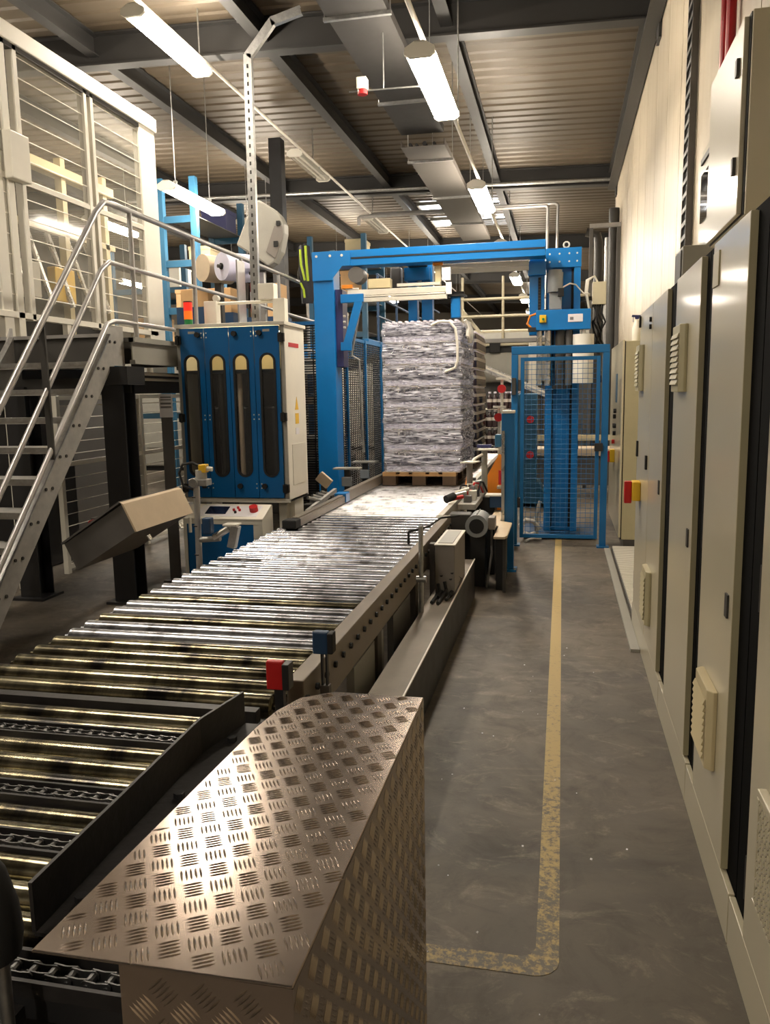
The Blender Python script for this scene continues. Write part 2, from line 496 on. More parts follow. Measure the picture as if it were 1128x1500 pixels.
# ------------------------------------------------------------------ the hall
XW = 0.95                                    # face of the right wall
def roof_z(x): return 5.39 + 0.025 * (XW - x)   # underside of the roof beams, falling to the wall

fl = struct(MB().box(-16, -5, -0.2, 1.3, 46, 0).build('floor', 'concrete'))
ln = MB()
pts = [(-0.052, 2.22), (-0.052, 9.6), (0.014, 9.6), (0.014, 2.13)]
arc = [(0.014 - 0.07 + 0.07 * math.cos(t), 2.115 - 0.07 * 0 + 0.07 * math.sin(t) - 0.0) for t in (0, -0.4, -0.8, -1.2, -1.57)]
poly = [(-0.052, 2.16), (-0.052, 9.6), (0.014, 9.6)] + arc + [(-0.95, 2.045), (-0.95, 2.118), (-0.09, 2.118), (-0.065, 2.13)]
ln.prism(poly, 'z', 0.0, 0.0015)
ln.build('painted_line', 'floor_paint', fl, label='worn yellow walkway line painted on the floor')

# right wall of upright sandwich panels
wall = struct(MB().box(XW + 0.05, -5, 0, XW + 0.2, 16.7, 6.2).build('wall_right', 'wall_far'))
pm = MB().box(0, 0, 0, 0.05, 0.984, 6.15).add([(0, a_, z_) if q_ == 0 else (-0.0022, a_ + 0.05 * q_, z_) if q_ < 3 else (0, a_ + 0.15, z_) for a_ in (0.08, 0.41, 0.74) for z_ in (0, 6.15) for q_ in (0, 1, 2, 3)], [f_ for o_ in (0, 8, 16) for f_ in ((o_, o_ + 1, o_ + 5, o_ + 4), (o_ + 1, o_ + 2, o_ + 6, o_ + 5), (o_ + 2, o_ + 3, o_ + 7, o_ + 6))]).mesh('wall_panel', 'wall_panel')
for k in range(21):
    inst(pm, 'panel', wall, (XW, -4.3 + k, 0.01))
# the far return of that wall, the far end and the far left side of the hall
struct(MB().box(XW, 16.7, 0, 3.0, 16.9, 6.2).build('wall_return', 'wall_far'))
struct(MB().box(3.0, 16.7, 0, 3.2, 46, 6.2).build('wall_right_far', 'wall_far'))
struct(MB().box(-16, 45.8, 0, 3.2, 46, 6.4).build('wall_back', 'wall_far'))
struct(MB().box(-16.2, -5, 0, -16, 46, 6.6).build('wall_left', 'wall_far'))
rear = struct(MB().box(-16, -5.2, 2.35, 1.3, -5, 6.6).box(-16, -5.2, 0, -6.5, -5, 2.35).box(0.2, -5.2, 0, 1.3, -5, 2.35).build('wall_rear', 'wall_panel'))
struct(MB().box(-6.5, -5.25, 0, 0.2, -5.15, 2.35).build('unseen_dark_panel', 'steel_black'))  # unseen dark panel under the cream wall, added for the window reflections

# trapezoidal roof deck, ribs across the aisle
dk = MB(); per = 0.28; y = -5.0
vs = []; 
while y < 46:
    for (dy, dz) in ((0, 0), (0.13, 0), (0.165, 0.018), (0.245, 0.018)):
        vs.append((y + dy, dz))
    y += per
n = len(vs); XL, XR = -16.0, 3.2
V = [(XR, p[0], roof_z(XR) + 0.375 + p[1]) for p in vs] + [(XL, p[0], roof_z(XL) + 0.375 + p[1]) for p in vs]
F = [(k, k + 1, n + k + 1, n + k) for k in range(n - 1)]
dk.add(V, F)
dk.add([(v[0], v[1], v[2] + 0.12) for v in V], F)
struct(dk.build('ceiling', 'deck'))

def i_beam(mb, p0, p1, w, h, t=0.02):
    """I-section between two points, p at the bottom-flange underside"""
    p0 = Vector(p0); p1 = Vector(p1)
    mb.beam(p0 + Vector((0, 0, t / 2)), p1 + Vector((0, 0, t / 2)), w, t)
    mb.beam(p0 + Vector((0, 0, h - t / 2)), p1 + Vector((0, 0, h - t / 2)), w, t)
    mb.beam(p0 + Vector((0, 0, h / 2)), p1 + Vector((0, 0, h / 2)), t * 0.7, h - 2 * t)
for i, Y in enumerate((2.5, 9.5, 16.5, 23.5, 30.5, 37.5)):
    t = thing('roof_beam', ['dark steel roof beam passing overhead behind the lit lamps', 'dark steel roof beam nearest above the conveyor lamps', 'dark steel roof beam crossing just above the gantry top',
              'grey steel roof beam beyond the roof lights', 'grey steel roof beam deep in the hall', 'grey steel roof beam near the far wall'][i], 'beam', (0, Y, roof_z(0)), 'roof beams')
    m = MB(); i_beam(m, (XW if Y < 17 else 3.0, Y, roof_z(XW if Y < 17 else 3.0)), (-15.9, Y, roof_z(-15.9)), 0.18, 0.37); m.build('beam_section', 'beam', t)
    m = MB().box(XW - 0.16, Y - 0.14, roof_z(XW) - 0.02, XW, Y + 0.14, roof_z(XW)).box(XW - 0.03, Y - 0.12, roof_z(XW) - 0.2, XW, Y + 0.12, roof_z(XW) - 0.02)
    m.build('end_bracket', 'beam', t)
for x in (-1.3, -3.45, -5.6, -7.8, -10.0):
    m = MB(); z = roof_z(x) + 0.12
    i_beam(m, (x, -4.9, z), (x, 45.7, z), 0.14, 0.24, 0.015)
    single(m, 'roof_purlin', 'beam', {-1.3: 'dark steel joist running lengthwise just beside the lit lamp row', -3.45: 'dark steel joist running lengthwise over the platform railing'}.get(x, {-5.6: 'dark steel joist over the pale blue racks behind the cage', -7.8: 'dark steel joist over the machine left of the racks'}.get(x, 'dark steel joist nearest the far left wall')), 'beam', (x, 0, z), 'roof joists')
m = MB(); i_beam(m, (XW - 0.09, -4.9, 5.33), (XW - 0.09, 16.6, 5.33), 0.15, 0.30)
single(m, 'eave_beam', 'steel_dark', 'dark steel eave beam along the top of the panelled wall', 'beam', (XW - 0.09, 0, 5.33))
# drip-edge conduit below the far beam
single(MB().cyl((-9, 16.2, 5.66), (0.9, 16.2, 5.43), 0.035, n=10), 'beam_pipe', 'galv', 'long galvanised pipe fixed alongside the beam above the gantry', 'pipe', (-4, 16.2, 5.5), smooth=True)

# ------------------------------------------------------------------ lamps
def lamp_meshes():
    L = 1.57
    h = MB().prism([(-0.04, 0.098), (-0.0375, 0.11), (0.0375, 0.11), (0.04, 0.098)], 'y', 0.0, L)
    d = MB().prism([(-0.04, 0.098), (-0.11, 0.06), (-0.115, 0.02), (-0.075, -0.005), (0.075, -0.005), (0.115, 0.02), (0.11, 0.06), (0.04, 0.098)], 'y', 0.035, L - 0.035)
    e = MB().prism([(-0.045, 0.105), (-0.1175, 0.064), (-0.1225, 0.015), (-0.08125, -0.012), (0.08125, -0.012), (0.1225, 0.015), (0.1175, 0.064), (0.045, 0.105)], 'y', 0.0, 0.034)
    c = MB().box(-0.02, 0.25, 0.105, 0.02, 0.29, 0.163)
    t = MB().cyl((-0.038, 0.03, 0.028), (-0.038, L - 0.03, 0.028), 0.014, n=10).cyl((0.038, 0.03, 0.028), (0.038, L - 0.03, 0.028), 0.014, n=10)
    return h.mesh('lamp_housing', 'grey_paint'), d.mesh('lamp_diffuser', 'lamp_glow'), e.mesh('lamp_end_cap', 'off_white'), c.mesh('lamp_clip', 'galv'), t.mesh('lamp_tube', 'off_white'), d.mesh('lamp_diffuser_off', 'polycarbonate')
LM = lamp_meshes()
def lamp(x, y, z, lit, label, group):
    t = thing('strip_lamp', label, 'lamp', (x, y, z), group)
    inst(LM[0], 'housing', t, (x, y, z))
    inst(LM[1] if lit else LM[5], 'diffuser', t, (x, y, z))
    inst(LM[2], 'end_cap', t, (x, y, z)); inst(LM[2], 'end_cap', t, (x, y + 1.536, z))
    inst(LM[3], 'clip', t, (x, y, z)); inst(LM[3], 'clip', t, (x, y + 1.03, z))
    if x < -4.1 or -4 < x < -3.2:
        for q in (0.27, 1.3): MB().cyl((x, y + q, z + 0.17), (x, y + q, roof_z(x) + 0.4), 0.006, n=6).build('hanger_rod', 'galv', t)
    if not lit: inst(LM[4], 'tubes', t, (x, y, z))
    return t
for i, y in enumerate((-3.4, 6.66, 10.95, 15.24, 19.5, 23.8, 28.1, 32.4, 36.7)):
    lamp(-1.13, y, 4.2, True, {1: 'lit strip lamp hanging before the dark beam over the conveyor', 2: 'lit strip lamp hanging just in front of the beam above the gantry'}.get(i, 'lit strip lamp farther along the row that passes above the conveyor'), 'lamps over the conveyor')
lamp(-4.06, 7.6, 5.2, True, 'bright lit strip lamp hanging beside the top of the mesh cage', 'lamps over the platform edge')
lamp(-1.13, 2.37, 4.2, False, 'unlit strip lamp on the conveyor row before the lit ones', 'lamps over the conveyor')
lamp(-4.06, 2.8, 5.2, True, 'lit strip lamp on the high row in front of the stairs', 'lamps over the platform edge')
lamp(-4.06, 12.4, 5.2, False, 'unlit strip lamp right of the bent galvanised post', 'lamps over the platform edge')
lamp(-4.06, 17.2, 5.2, False, 'unlit strip lamp just above the left end of the gantry beam', 'lamps over the platform edge')
for (x, y, z) in ((-4.86, 9.7, 4.15), (-5.6, 14.0, 4.6), (-8.0, 8.0, 4.6), (-8.0, 13.0, 4.6), (-8.0, 19.0, 4.6), (-5.6, 20.0, 4.6), (-5.6, 26.0, 4.6), (-11.5, 12.0, 4.6), (-11.5, 20.0, 4.6), (-3.6, 22.0, 4.4), (-3.6, 28.0, 4.4), (-8.0, 2.0, 4.6)):
    lamp(x, y, z, True, ('lit strip lamp hanging right in front of the pale blue rack by the cage end' if x == -4.86 else 'lit strip lamp over the far left bays beyond the platform') if x < -4 else 'lit strip lamp deep in the hall left of the conveyor row', 'lamps in the far bays')
for x, zr, lab in ((-1.13, 4.385, 'pale conduit rail that carries the lit lamps above the conveyor'), (-4.06, 5.385, 'pale conduit rail that carries the lamps beside the mesh cage')):
    t = thing('lamp_rail', lab, 'conduit', (x, -4, zr))
    MB().cyl((x, -4.5, zr), (x, 42, zr), 0.021, n=10).build('conduit', 'alu_light', t, smooth=True)
    for y in (0.5, 4.8, 9.1, 13.4, 17.7, 22, 26.3):
        MB().cyl((x, y, zr), (x, y, roof_z(x) + 0.38), 0.008, n=6).build('hanger_rod', 'galv', t)

# overhead cable trays
def tray(x0, x1, y0, y1, z, m, label):
    t = thing('cable_tray', label, 'cable tray', ((x0 + x1) / 2, y0, z), 'overhead cable trays')
    MB().box(x0, y0, z, x1, y1, z + 0.006).build('tray_bottom', m, t)
    for (a, b) in ((x0, x0 + 0.008), (x1 - 0.008, x1)):
        MB().box(a, y0, z + 0.006, b, y1, z + 0.08).build('tray_side', m, t)
    for k, (dx, r) in enumerate(((0.12, 0.022), (0.2, 0.018), (0.3, 0.026), (0.42, 0.02))):
        MB().cyl((x0 + dx, y0, z + 0.006 + r), (x0 + dx, y1, z + 0.006 + r), r, n=8).build('cable', 'rubber', t, smooth=True)
    y = y0 + 0.6
    while y < y1:
        mm = MB().box(x0 - 0.03, y, z - 0.03, x1 + 0.03, y + 0.035, z)
        for xx in (x0 - 0.02, x1 + 0.02):
            mm.cyl((xx, y + 0.017, z - 0.02), (xx, y + 0.017, roof_z(xx) + 0.38), 0.006, n=6)
        mm.build('trapeze_hanger', 'galv', t); y += 2.1
tray(-2.0, -1.47, -4.0, 10.4, 4.75, 'tray_dark', 'dark cable tray hung between the two lamp rows')
tray(-2.02, -1.47, 10.45, 17.0, 4.62, 'tray_mid', 'paler cable tray section hung just before the gantry beam')
# smoke alarm on its cross rod
t = thing('alarm_sounder', 'small white alarm with red base on a thin rod below the cable tray', 'alarm', (-1.80, 7.5, 4.25))
MB().box(-1.84, 7.46, 4.29, -1.75, 7.56, 4.39).build('housing', 'white_paint', t, bev=0.008)
MB().cyl((-1.795, 7.51, 4.25), (-1.795, 7.51, 4.29), 0.045, n=14).build('beacon', 'red', t, smooth=True)
MB().cyl((-1.92, 7.51, 4.285), (-1.26, 7.51, 4.275), 0.007, n=6).build('rod', 'galv', t)
MB().cyl((-1.6, 7.51, 4.285), (-1.6, 7.51, 4.749), 0.006, n=6).build('hanger_rod', 'galv', t)

# roof lights and pipes behind the gantry
for i, (x0, x1, y0, y1) in enumerate(((-3.25, -2.45, 18.9, 19.7), (-3.2, -2.35, 20.6, 21.3))):
    t = thing('roof_light', 'bright square roof light nearer the gantry beam' if i == 0 else 'bright square roof light behind the first one', 'skylight', ((x0 + x1) / 2, y0, 5.7), 'roof lights')
    z = roof_z(x0) + 0.30
    MB().box(x0, y0, z, x1, y1, z + 0.03).build('pane', 'skylight_glow', t)
    MB().box(x0 - 0.05, y0 - 0.05, z - 0.02, x1 + 0.05, y0, z + 0.05).box(x0 - 0.05, y1, z - 0.02, x1 + 0.05, y1 + 0.05, z + 0.05).box(x0 - 0.05, y0, z - 0.02, x0, y1, z + 0.05).box(x1, y0, z - 0.02, x1 + 0.05, y1, z + 0.05).build('frame', 'grey_paint', t)
for i, (x0, y0) in enumerate(((-2.15, 18.9), (-1.75, 18.9), (-2.05, 20.6), (-1.65, 20.6))):
    z = roof_z(x0) + 0.30
    t = thing('louvre_light', 'small slatted roof light beside the bright roof lights', 'skylight', (x0, y0, z), 'slatted roof lights')
    MB().box(x0, y0, z, x0 + 0.3, y0 + 0.7, z + 0.02).build('pane', 'skylight_glow', t)
    mm = MB()
    for k in range(4): mm.box(x0 - 0.01, y0 + k * 0.2, z - 0.04, x0 + 0.31, y0 + k * 0.2 + 0.11, z - 0.005)
    mm.build('louvre_grid', 'grey_dark', t)
single(MB().tube([(-4.2, 17, 5.05), (-4.2, 17, 5.2), (-4.16, 17, 5.22), (-0.37, 17, 5.2), (-0.33, 17, 5.16), (-0.36, 17, 3.2)], 0.035), 'sprinkler_pipe', 'rail_grey', 'grey pipe crossing behind the gantry and turning down beside the lamps', 'pipe', (-2, 17, 5.2), smooth=True)
single(MB().tube([(-4.0, 17.3, 5.32), (-0.2, 17.3, 5.30), (-0.14, 17.3, 5.26), (-0.17, 17.3, 3.2)], 0.03), 'water_pipe', 'rail_grey', 'thinner grey pipe running just above the other crossing pipe', 'pipe', (-2, 17.3, 5.3), smooth=True)
# downpipes at the end of the panelled wall
for i, (x, r, ztop, mt) in enumerate(((0.60, 0.08, 4.2, 'steel_dark'), (0.745, 0.05, 4.25, 'rail_grey'), (0.84, 0.09, 4.7, 'steel_dark'))):
    m = MB().tube([(x, 15.6, 0.0), (x, 15.6, ztop), (x - 0.03, 15.6, ztop + 0.14), (x - 0.14 - r, 15.6, ztop + 0.2)] if i == 0 else [(x, 15.6 - 0.2 * i, 0.0), (x, 15.6 - 0.2 * i, ztop)], r, 12)
    single(m, 'downpipe', mt, ['dark downpipe with a bend at the end of the panelled wall', 'slim grey downpipe between two dark downpipes', 'thick dark downpipe tight against the panelled wall'][i], 'pipe', (x, 15.6, 0), 'downpipes', smooth=True)
t = thing('pipe_rack', 'grey square steel frame standing around the downpipes', 'frame', (0.6, 15.2, 0))
for x in (0.42, 0.88): MB().box(x, 14.95, 0, x + 0.06, 15.01, 4.35).build('upright', 'grey_dark', t)
MB().box(0.42, 14.95, 4.35, 0.94, 15.01, 4.42).build('crossbar', 'rail_grey', t)
# ------------------------------------------------------------------ switch cabinets along the right wall
XF = 0.485
def louvre_vent(parent, y0, y1, z0, z1, mt='cream_vent'):
    """filter fan housing standing proud of a door"""
    v = MB().prism([(XF, y0), (XF - 0.012, y0), (XF - 0.030, y0 + 0.02), (XF - 0.030, y1 - 0.02), (XF - 0.012, y1), (XF, y1)], 'z', z0, z1).build('vent_housing', mt, parent, bev=0.003)
    nsl = 9
    for k in range(nsl):
        z = z0 + 0.03 + (z1 - z0 - 0.06) * k / nsl
        hgt = (z1 - z0 - 0.06) / nsl
        MB().add([(XF - 0.031, y0 + 0.025, z), (XF - 0.031, y1 - 0.025, z), (XF - 0.031, y1 - 0.025, z + hgt * 0.8), (XF - 0.031, y0 + 0.025, z + hgt * 0.8),
                  (XF - 0.040, y0 + 0.025, z), (XF - 0.040, y1 - 0.025, z), (XF - 0.033, y1 - 0.025, z + hgt * 0.8), (XF - 0.033, y0 + 0.025, z + hgt * 0.8)],
                 [(0, 3, 2, 1), (4, 5, 6, 7), (0, 1, 5, 4), (1, 2, 6, 5), (2, 3, 7, 6), (3, 0, 4, 7)]).build('slat', mt, v)
    return v
def lock(door, y, z, k=0):
    b = MB().box(XF - 0.006, y - 0.018, z - 0.035, XF, y + 0.018, z + 0.035).build('lock', 'steel_dark', door)
    return b
def cabinet(y0, y1, doors, label, zt=2.08):
    t = thing('switch_cabinet', label, 'cabinet', (0.72, (y0 + y1) / 2, 0))
    MB().box(XF + 0.022, y0 + 0.002, 0.10, XW - 0.02, y1 - 0.002, zt - 0.005).build('body', 'void', t)
    MB().box(XF + 0.03, y0 + 0.002, zt - 0.004, XW - 0.02, y1 - 0.002, zt).build('roof_plate', 'cream', t)
    MB().box(XF + 0.002, y0 + 0.003, 0, XF + 0.02, y1 - 0.003, 0.155).build('plinth', 'cream', t, bev=0.002)
    ds = []
    for (a, b) in doors:
        d = MB().box(XF, a, 0.16, XF + 0.02, b, zt - 0.015).build('door', 'cream', t, bev=0.003)
        MB().box(XF + 0.001, a - 0.0012, 0.162, XF + 0.021, a, zt - 0.017).build('door_edge', 'cream_edge', d)
        for z in (0.32, 1.1, 1.85):
            MB().box(XF + 0.004, b, z - 0.05, XF + 0.018, b + 0.03, z + 0.05).cyl((XF + 0.01, b + 0.018, z - 0.06), (XF + 0.01, b + 0.018, z + 0.06), 0.009, n=8).build('hinge', 'steel_dark', d)
        ds.append(d)
    return t, ds
tA, dA = cabinet(0.75, 2.28, [(0.80, 2.09)], 'cream switch cabinet with perforated grille low on its door')
tB, dB = cabinet(2.285, 3.12, [(2.405, 2.94)], 'cream switch cabinet with a cream filter vent low on its door, below the wall cabinet')
tC, dC = cabinet(3.125, 4.04, [(3.185, 3.83)], 'cream switch cabinet with a filter vent high on its door')
tD, dD = cabinet(4.045, 5.60, [(4.16, 4.79), (4.80, 5.53)], 'double-door cream switch cabinet with a yellow and red main switch')
MB().box(0.5, 5.6, 0.15, XW - 0.02, 5.604, 2.07).build('side_plate', 'cream', tD)
for t_ in (tA, tB, tC): pass
MB().box(XF + 0.03, 0.752, 0.15, XW - 0.02, 0.757, 2.07).build('side_plate', 'cream', tA)
louvre_vent(dB[0], 2.55, 2.80, 0.40, 0.66)
louvre_vent(dC[0], 3.45, 3.70, 1.58, 1.85, 'cream_edge')
louvre_vent(dD[0], 4.46, 4.70, 0.31, 0.61, 'cream_edge')
louvre_vent(dD[1], 5.22, 5.46, 1.58, 1.86, 'cream_edge')
lock(dA[0], 0.86, 1.1); lock(dB[0], 2.47, 0.96); lock(dC[0], 3.26, 1.02); lock(dD[0], 4.25, 1.1)
for z in (1.98, 1.94): MB().cyl((XF - 0.012, 4.86, z), (XF, 4.86, z), 0.014, n=10).build('latch', 'black', dD[1])
MB().box(XF - 0.012, 4.86, 1.13, XF, 4.90, 1.21).build('latch', 'black', dD[1])
MB().box(XF - 0.012, 5.44, 1.16, XF, 5.48, 1.26).build('latch', 'black', dD[1])
MB().box(XF - 0.012, 5.48, 1.98, XF, 5.51, 2.05).build('latch', 'black', dD[1])
sw = MB().box(XF - 0.05, 5.20, 0.90, XF, 5.32, 1.02).build('main_switch', 'yellow', dD[1], bev=0.006)
MB().box(XF - 0.095, 5.24, 0.88, XF - 0.05, 5.28, 1.02).build('switch_grip', 'red', sw, bev=0.006)
# small rating plate on B and C top
MB().box(XF - 0.005, 2.82, 1.92, XF, 2.92, 2.03).build('junction_plate', 'cream_edge', dB[0], bev=0.002)
# perforated grille of cabinet A: bored plate
gy0, gy1, gz0, gz1 = 1.55, 1.93, 0.36, 0.66
gr = MB().box(XF - 0.022, gy0, gz0, XF, gy1, gz0 + 0.02).box(XF - 0.022, gy0, gz1 - 0.02, XF, gy1, gz1).box(XF - 0.022, gy0, gz0 + 0.02, XF, gy0 + 0.02, gz1 - 0.02).box(XF - 0.022, gy1 - 0.02, gz0 + 0.02, XF, gy1, gz1 - 0.02).build('grille_frame', 'cream', dA[0], bev=0.003)
MB().box(XF - 0.004, gy0 + 0.02, gz0 + 0.02, XF - 0.001, gy1 - 0.02, gz1 - 0.02).build('grille_back', 'black', dA[0])
g = MB(); st = 0.026
for r in range(11):
    for c in range(14):
        cy_ = gy0 + 0.033 + c * st + (st / 2 if r % 2 else 0); cz_ = gz0 + 0.033 + r * 0.0235
        if cy_ > gy1 - 0.03: continue
        # web around each hole: small lozenges
        for (a, b) in (((-st / 2, 0), (0, 0.0125)), ((0, 0.0125), (st / 2, 0)), ((st / 2, 0), (0, -0.0125)), ((0, -0.0125), (-st / 2, 0))):
            p = Vector((XF - 0.019, cy_ + a[0], cz_ + a[1])); q = Vector((XF - 0.019, cy_ + b[0], cz_ + b[1]))
            g.beam(p, q, 0.004, 0.007, up=(1, 0, 0))
go = g.build('grille_mesh', 'cream', dA[0]); go['kind'] = 'stuff'

# small boxes and pipes on top of the row
t = thing('wall_cabinet', 'glossy cream cabinet hung on the wall above the switch cabinets', 'cabinet', (0.8, 3.55, 2.2))
XU = 0.61
MB().box(XU + 0.022, 3.24, 2.21, XW, 3.94, 2.90).build('body', 'cream', t, bev=0.004)
d = MB().box(XU, 3.275, 2.22, XU + 0.018, 3.93, 2.89).build('door', 'cream', t, bev=0.003)
MB().box(XU + 0.018, 3.25, 2.215, XU + 0.022, 3.94, 2.895).build('gasket', 'black', t)
for z in (2.74, 2.40): MB().box(XU - 0.012, 3.32, z - 0.03, XU, 3.35, z + 0.03).build('latch', 'steel_dark', d)
t = thing('display_box', 'small cream wall box with a dark window behind the wall cabinet', 'box', (0.85, 4.95, 2.4))
MB().box(0.76, 4.72, 2.36, XW, 5.12, 2.92).build('housing', 'cream', t, bev=0.004)
MB().box(0.752, 4.76, 2.52, 0.76, 5.08, 2.78).build('window', 'dark_glass', t)
MB().box(0.75, 4.74, 2.84, 0.76, 5.10, 2.87).build('handle', 'steel_dark', t)
t = thing('junction_box', 'grey junction box standing on the cabinet row beside the cable riser', 'box', (0.7, 4.9, 2.08))
MB().box(0.62, 4.72, 2.13, 0.82, 4.98, 2.35).build('housing', 'grey_paint', t, bev=0.006)
MB().box(0.612, 4.74, 2.15, 0.62, 4.96, 2.33).build('cover', 'grey_dark', t, bev=0.003)
for yy in (4.76, 4.92): MB().cyl((0.7, yy, 2.081), (0.7, yy, 2.13), 0.02, n=8).build('gland', 'rubber', t)
t = thing('fire_pipes', 'pair of red pipes running up the wall beside the wall cabinet', 'pipe', (0.91, 5.3, 2.3))
for yy in (5.24, 5.42): MB().cyl((0.905, yy, 2.95), (0.905, yy, 3.85), 0.028, n=10).build('pipe', 'red_pipe', t, smooth=True)
for yy in (5.24, 5.42): MB().cyl((0.905, yy, 3.85), (0.905, yy, 4.5), 0.032, n=10).build('sleeve', 'steel_dark', t, smooth=True)
MB().tube([(0.905, 5.24, 2.97), (0.88, 5.40, 2.85), (0.90, 5.75, 2.75), (0.92, 6.1, 2.4)], 0.018).build('elbow', 'red_pipe', t, smooth=True)
# cable riser: ladder filled with cables
t = thing('cable_riser', 'tall perforated cable riser climbing the panelled wall', 'cable tray', (0.92, 6.9, 2.1))
for yy in (6.72, 6.96): MB().box(0.895, yy, 2.12, XW - 0.008, yy + 0.015, 5.32).build('side_rail', 'grey_dark', t)
for k in range(30):
    z = 2.2 + k * 0.105
    inst_me = MB().box(0.895, 6.735, z, 0.905, 6.96, z + 0.035).build('rung', 'grey_dark', t)
for k, yy in enumerate((6.77, 6.81, 6.85, 6.89, 6.93)):
    MB().tube([(0.925, yy, 2.1), (0.922, yy + 0.006 * (-1) ** k, 3.4), (0.925, yy, 5.3)], 0.014).build('cable', 'black' if k % 2 else 'rubber', t, smooth=True)

# far control cabinet with its push-buttons
t = thing('control_cabinet', 'cream control cabinet with push-buttons standing beside the blue gate', 'cabinet', (0.76, 9.2, 0))
XE = 0.565
MB().box(XE + 0.03, 8.25, 0.10, XW - 0.02, 10.1, 2.05).build('body', 'cream_edge', t, bev=0.004)
MB().box(XE + 0.02, 8.262, 0.10, XE + 0.03, 10.09, 2.05).build('gasket', 'black', t)
MB().box(XE + 0.05, 8.27, 0, XW - 0.03, 10.08, 0.10).build('plinth', 'grey_dark', t)
d1 = MB().box(XE, 8.25, 0.12, XE + 0.02, 10.1, 2.06).build('door', 'cream', t, bev=0.003)
MB().box(XE - 0.004, 8.9, 1.45, XE, 9.15, 1.75).build('chart_plate', 'blue_pale', d1)
for k, (yy, z, mt) in enumerate(((9.0, 1.36, 'black'), (9.05, 1.30, 'black'), (9.0, 1.2, 'black'), (9.1, 1.2, 'black'), (9.05, 1.12, 'black'), (9.2, 1.02, 'red'))):
    MB().cyl((XE - 0.03, yy, z), (XE, yy, z), 0.024, n=12).build('push_button', mt, d1, smooth=True)
s2 = MB().box(XE - 0.05, 9.1, 0.80, XE, 9.25, 0.94).build('main_switch', 'yellow', d1, bev=0.006)
MB().box(XE - 0.09, 9.15, 0.80, XE - 0.05, 9.19, 0.92).build('switch_grip', 'red', s2)
# spray bottle on it
t = thing('spray_bottle', 'white spray bottle with dark blue trigger on top of the control cabinet', 'bottle', (0.68, 8.36, 2.06))
MB().lathe([(0.038, 2.05), (0.042, 2.06), (0.042, 2.18), (0.02, 2.235), (0.014, 2.25), (0.014, 2.262)], (0.70, 8.4, 0), 16).build('bottle_body', 'white_paint', t, smooth=True)
MB().prism([(0.685, 2.262), (0.715, 2.262), (0.74, 2.30), (0.655, 2.305), (0.65, 2.285), (0.68, 2.283)], 'y', 8.388, 8.412).box(0.664, 8.393, 2.235, 0.67, 8.407, 2.285).build('trigger', 'navy', t, bev=0.002)
t = thing('blue_cap_bottle', 'small clear bottle with blue cap beside the spray bottle', 'bottle', (0.8, 8.42, 2.06))
MB().lathe([(0.03, 2.05), (0.034, 2.06), (0.034, 2.10), (0.018, 2.125)], (0.80, 8.42, 0), 14).build('bottle_body', 'off_white', t, smooth=True)
MB().cyl((0.80, 8.42, 2.125), (0.80, 8.42, 2.15), 0.02, n=12).build('cap', 'blue', t, smooth=True)
# ribbed metal floor duct in front of the cabinets
t = thing('floor_duct', 'low ribbed metal cable duct on the floor past the cabinet row', 'duct', (0.52, 6.6, 0))
MB().box(0.430, 4.96, 0, 0.485, 8.22, 0.018).build('rim', 'grey_paint', t)
MB().box(0.500, 5.62, 0, 0.90, 8.22, 0.03).build('cover_plate', 'grey_dark', t)
rb = MB().box(0, 0, 0, 0.385, 0.028, 0.014).mesh('duct_rib', 'off_white')
for k in range(56):
    inst(rb, 'rib', t, (0.508, 5.64 + k * 0.046, 0.030))
MB().box(0.485, 4.96, 0, 0.50, 5.0, 0.018).build('end_lip', 'steel_dark', t)
# paint flakes and grit lying on the floor
g = MB()
for k in range(26):
    x = random.uniform(-0.5, 0.35); yv = random.uniform(1.7, 5.0); r = random.uniform(0.002, 0.006)
    a = random.uniform(0, 6)
    g.add([(x + r * math.cos(a + q), yv + r * 1.4 * math.sin(a + q), 0.0004) for q in (0, 1.3, 2.9, 4.4)] + [(x, yv, 0.003)], [(0, 1, 4), (1, 2, 4), (2, 3, 4), (3, 0, 4), (0, 3, 2, 1)])
tag(g.build('paint_flakes', 'paper'), 'pale flakes and grit scattered over the walkway floor', 'debris', kind='stuff')
# ------------------------------------------------------------------ roller conveyors
RT = 0.60; RR = 0.0425
def roller_mesh(name, x0, x1, r, mt):
    m = MB(); n = 20
    prof = [(x0 - 0.03, 0.012), (x0, 0.012), (x0, r - 0.008), (x0 + 0.006, r), (x1 - 0.006, r), (x1, r - 0.008), (x1, 0.012), (x1 + 0.02, 0.012)]
    vs = []; fs = []
    for (x, q) in prof:
        for k in range(n):
            a = 2 * math.pi * k / n; vs.append((x, q * math.cos(a), q * math.sin(a)))
    for i in range(len(prof) - 1):
        for k in range(n): fs.append((i * n + k, i * n + (k + 1) % n, (i + 1) * n + (k + 1) % n, (i + 1) * n + k))
    fs += [tuple(range(n - 1, -1, -1)), tuple((len(prof) - 1) * n + k for k in range(n))]
    return m.add(vs, fs).mesh(name, mt, smooth=True)
XLc, XRc = -2.095, -0.935
rm_main = roller_mesh('roller_mesh', XLc, XRc, RR, 'roller_zinc')
rm_straw = roller_mesh('roller_mesh', XLc, XRc, RR, 'roller_straw')
rm_long = roller_mesh('roller_mesh', -2.30, -0.955, 0.038, 'roller_straw')

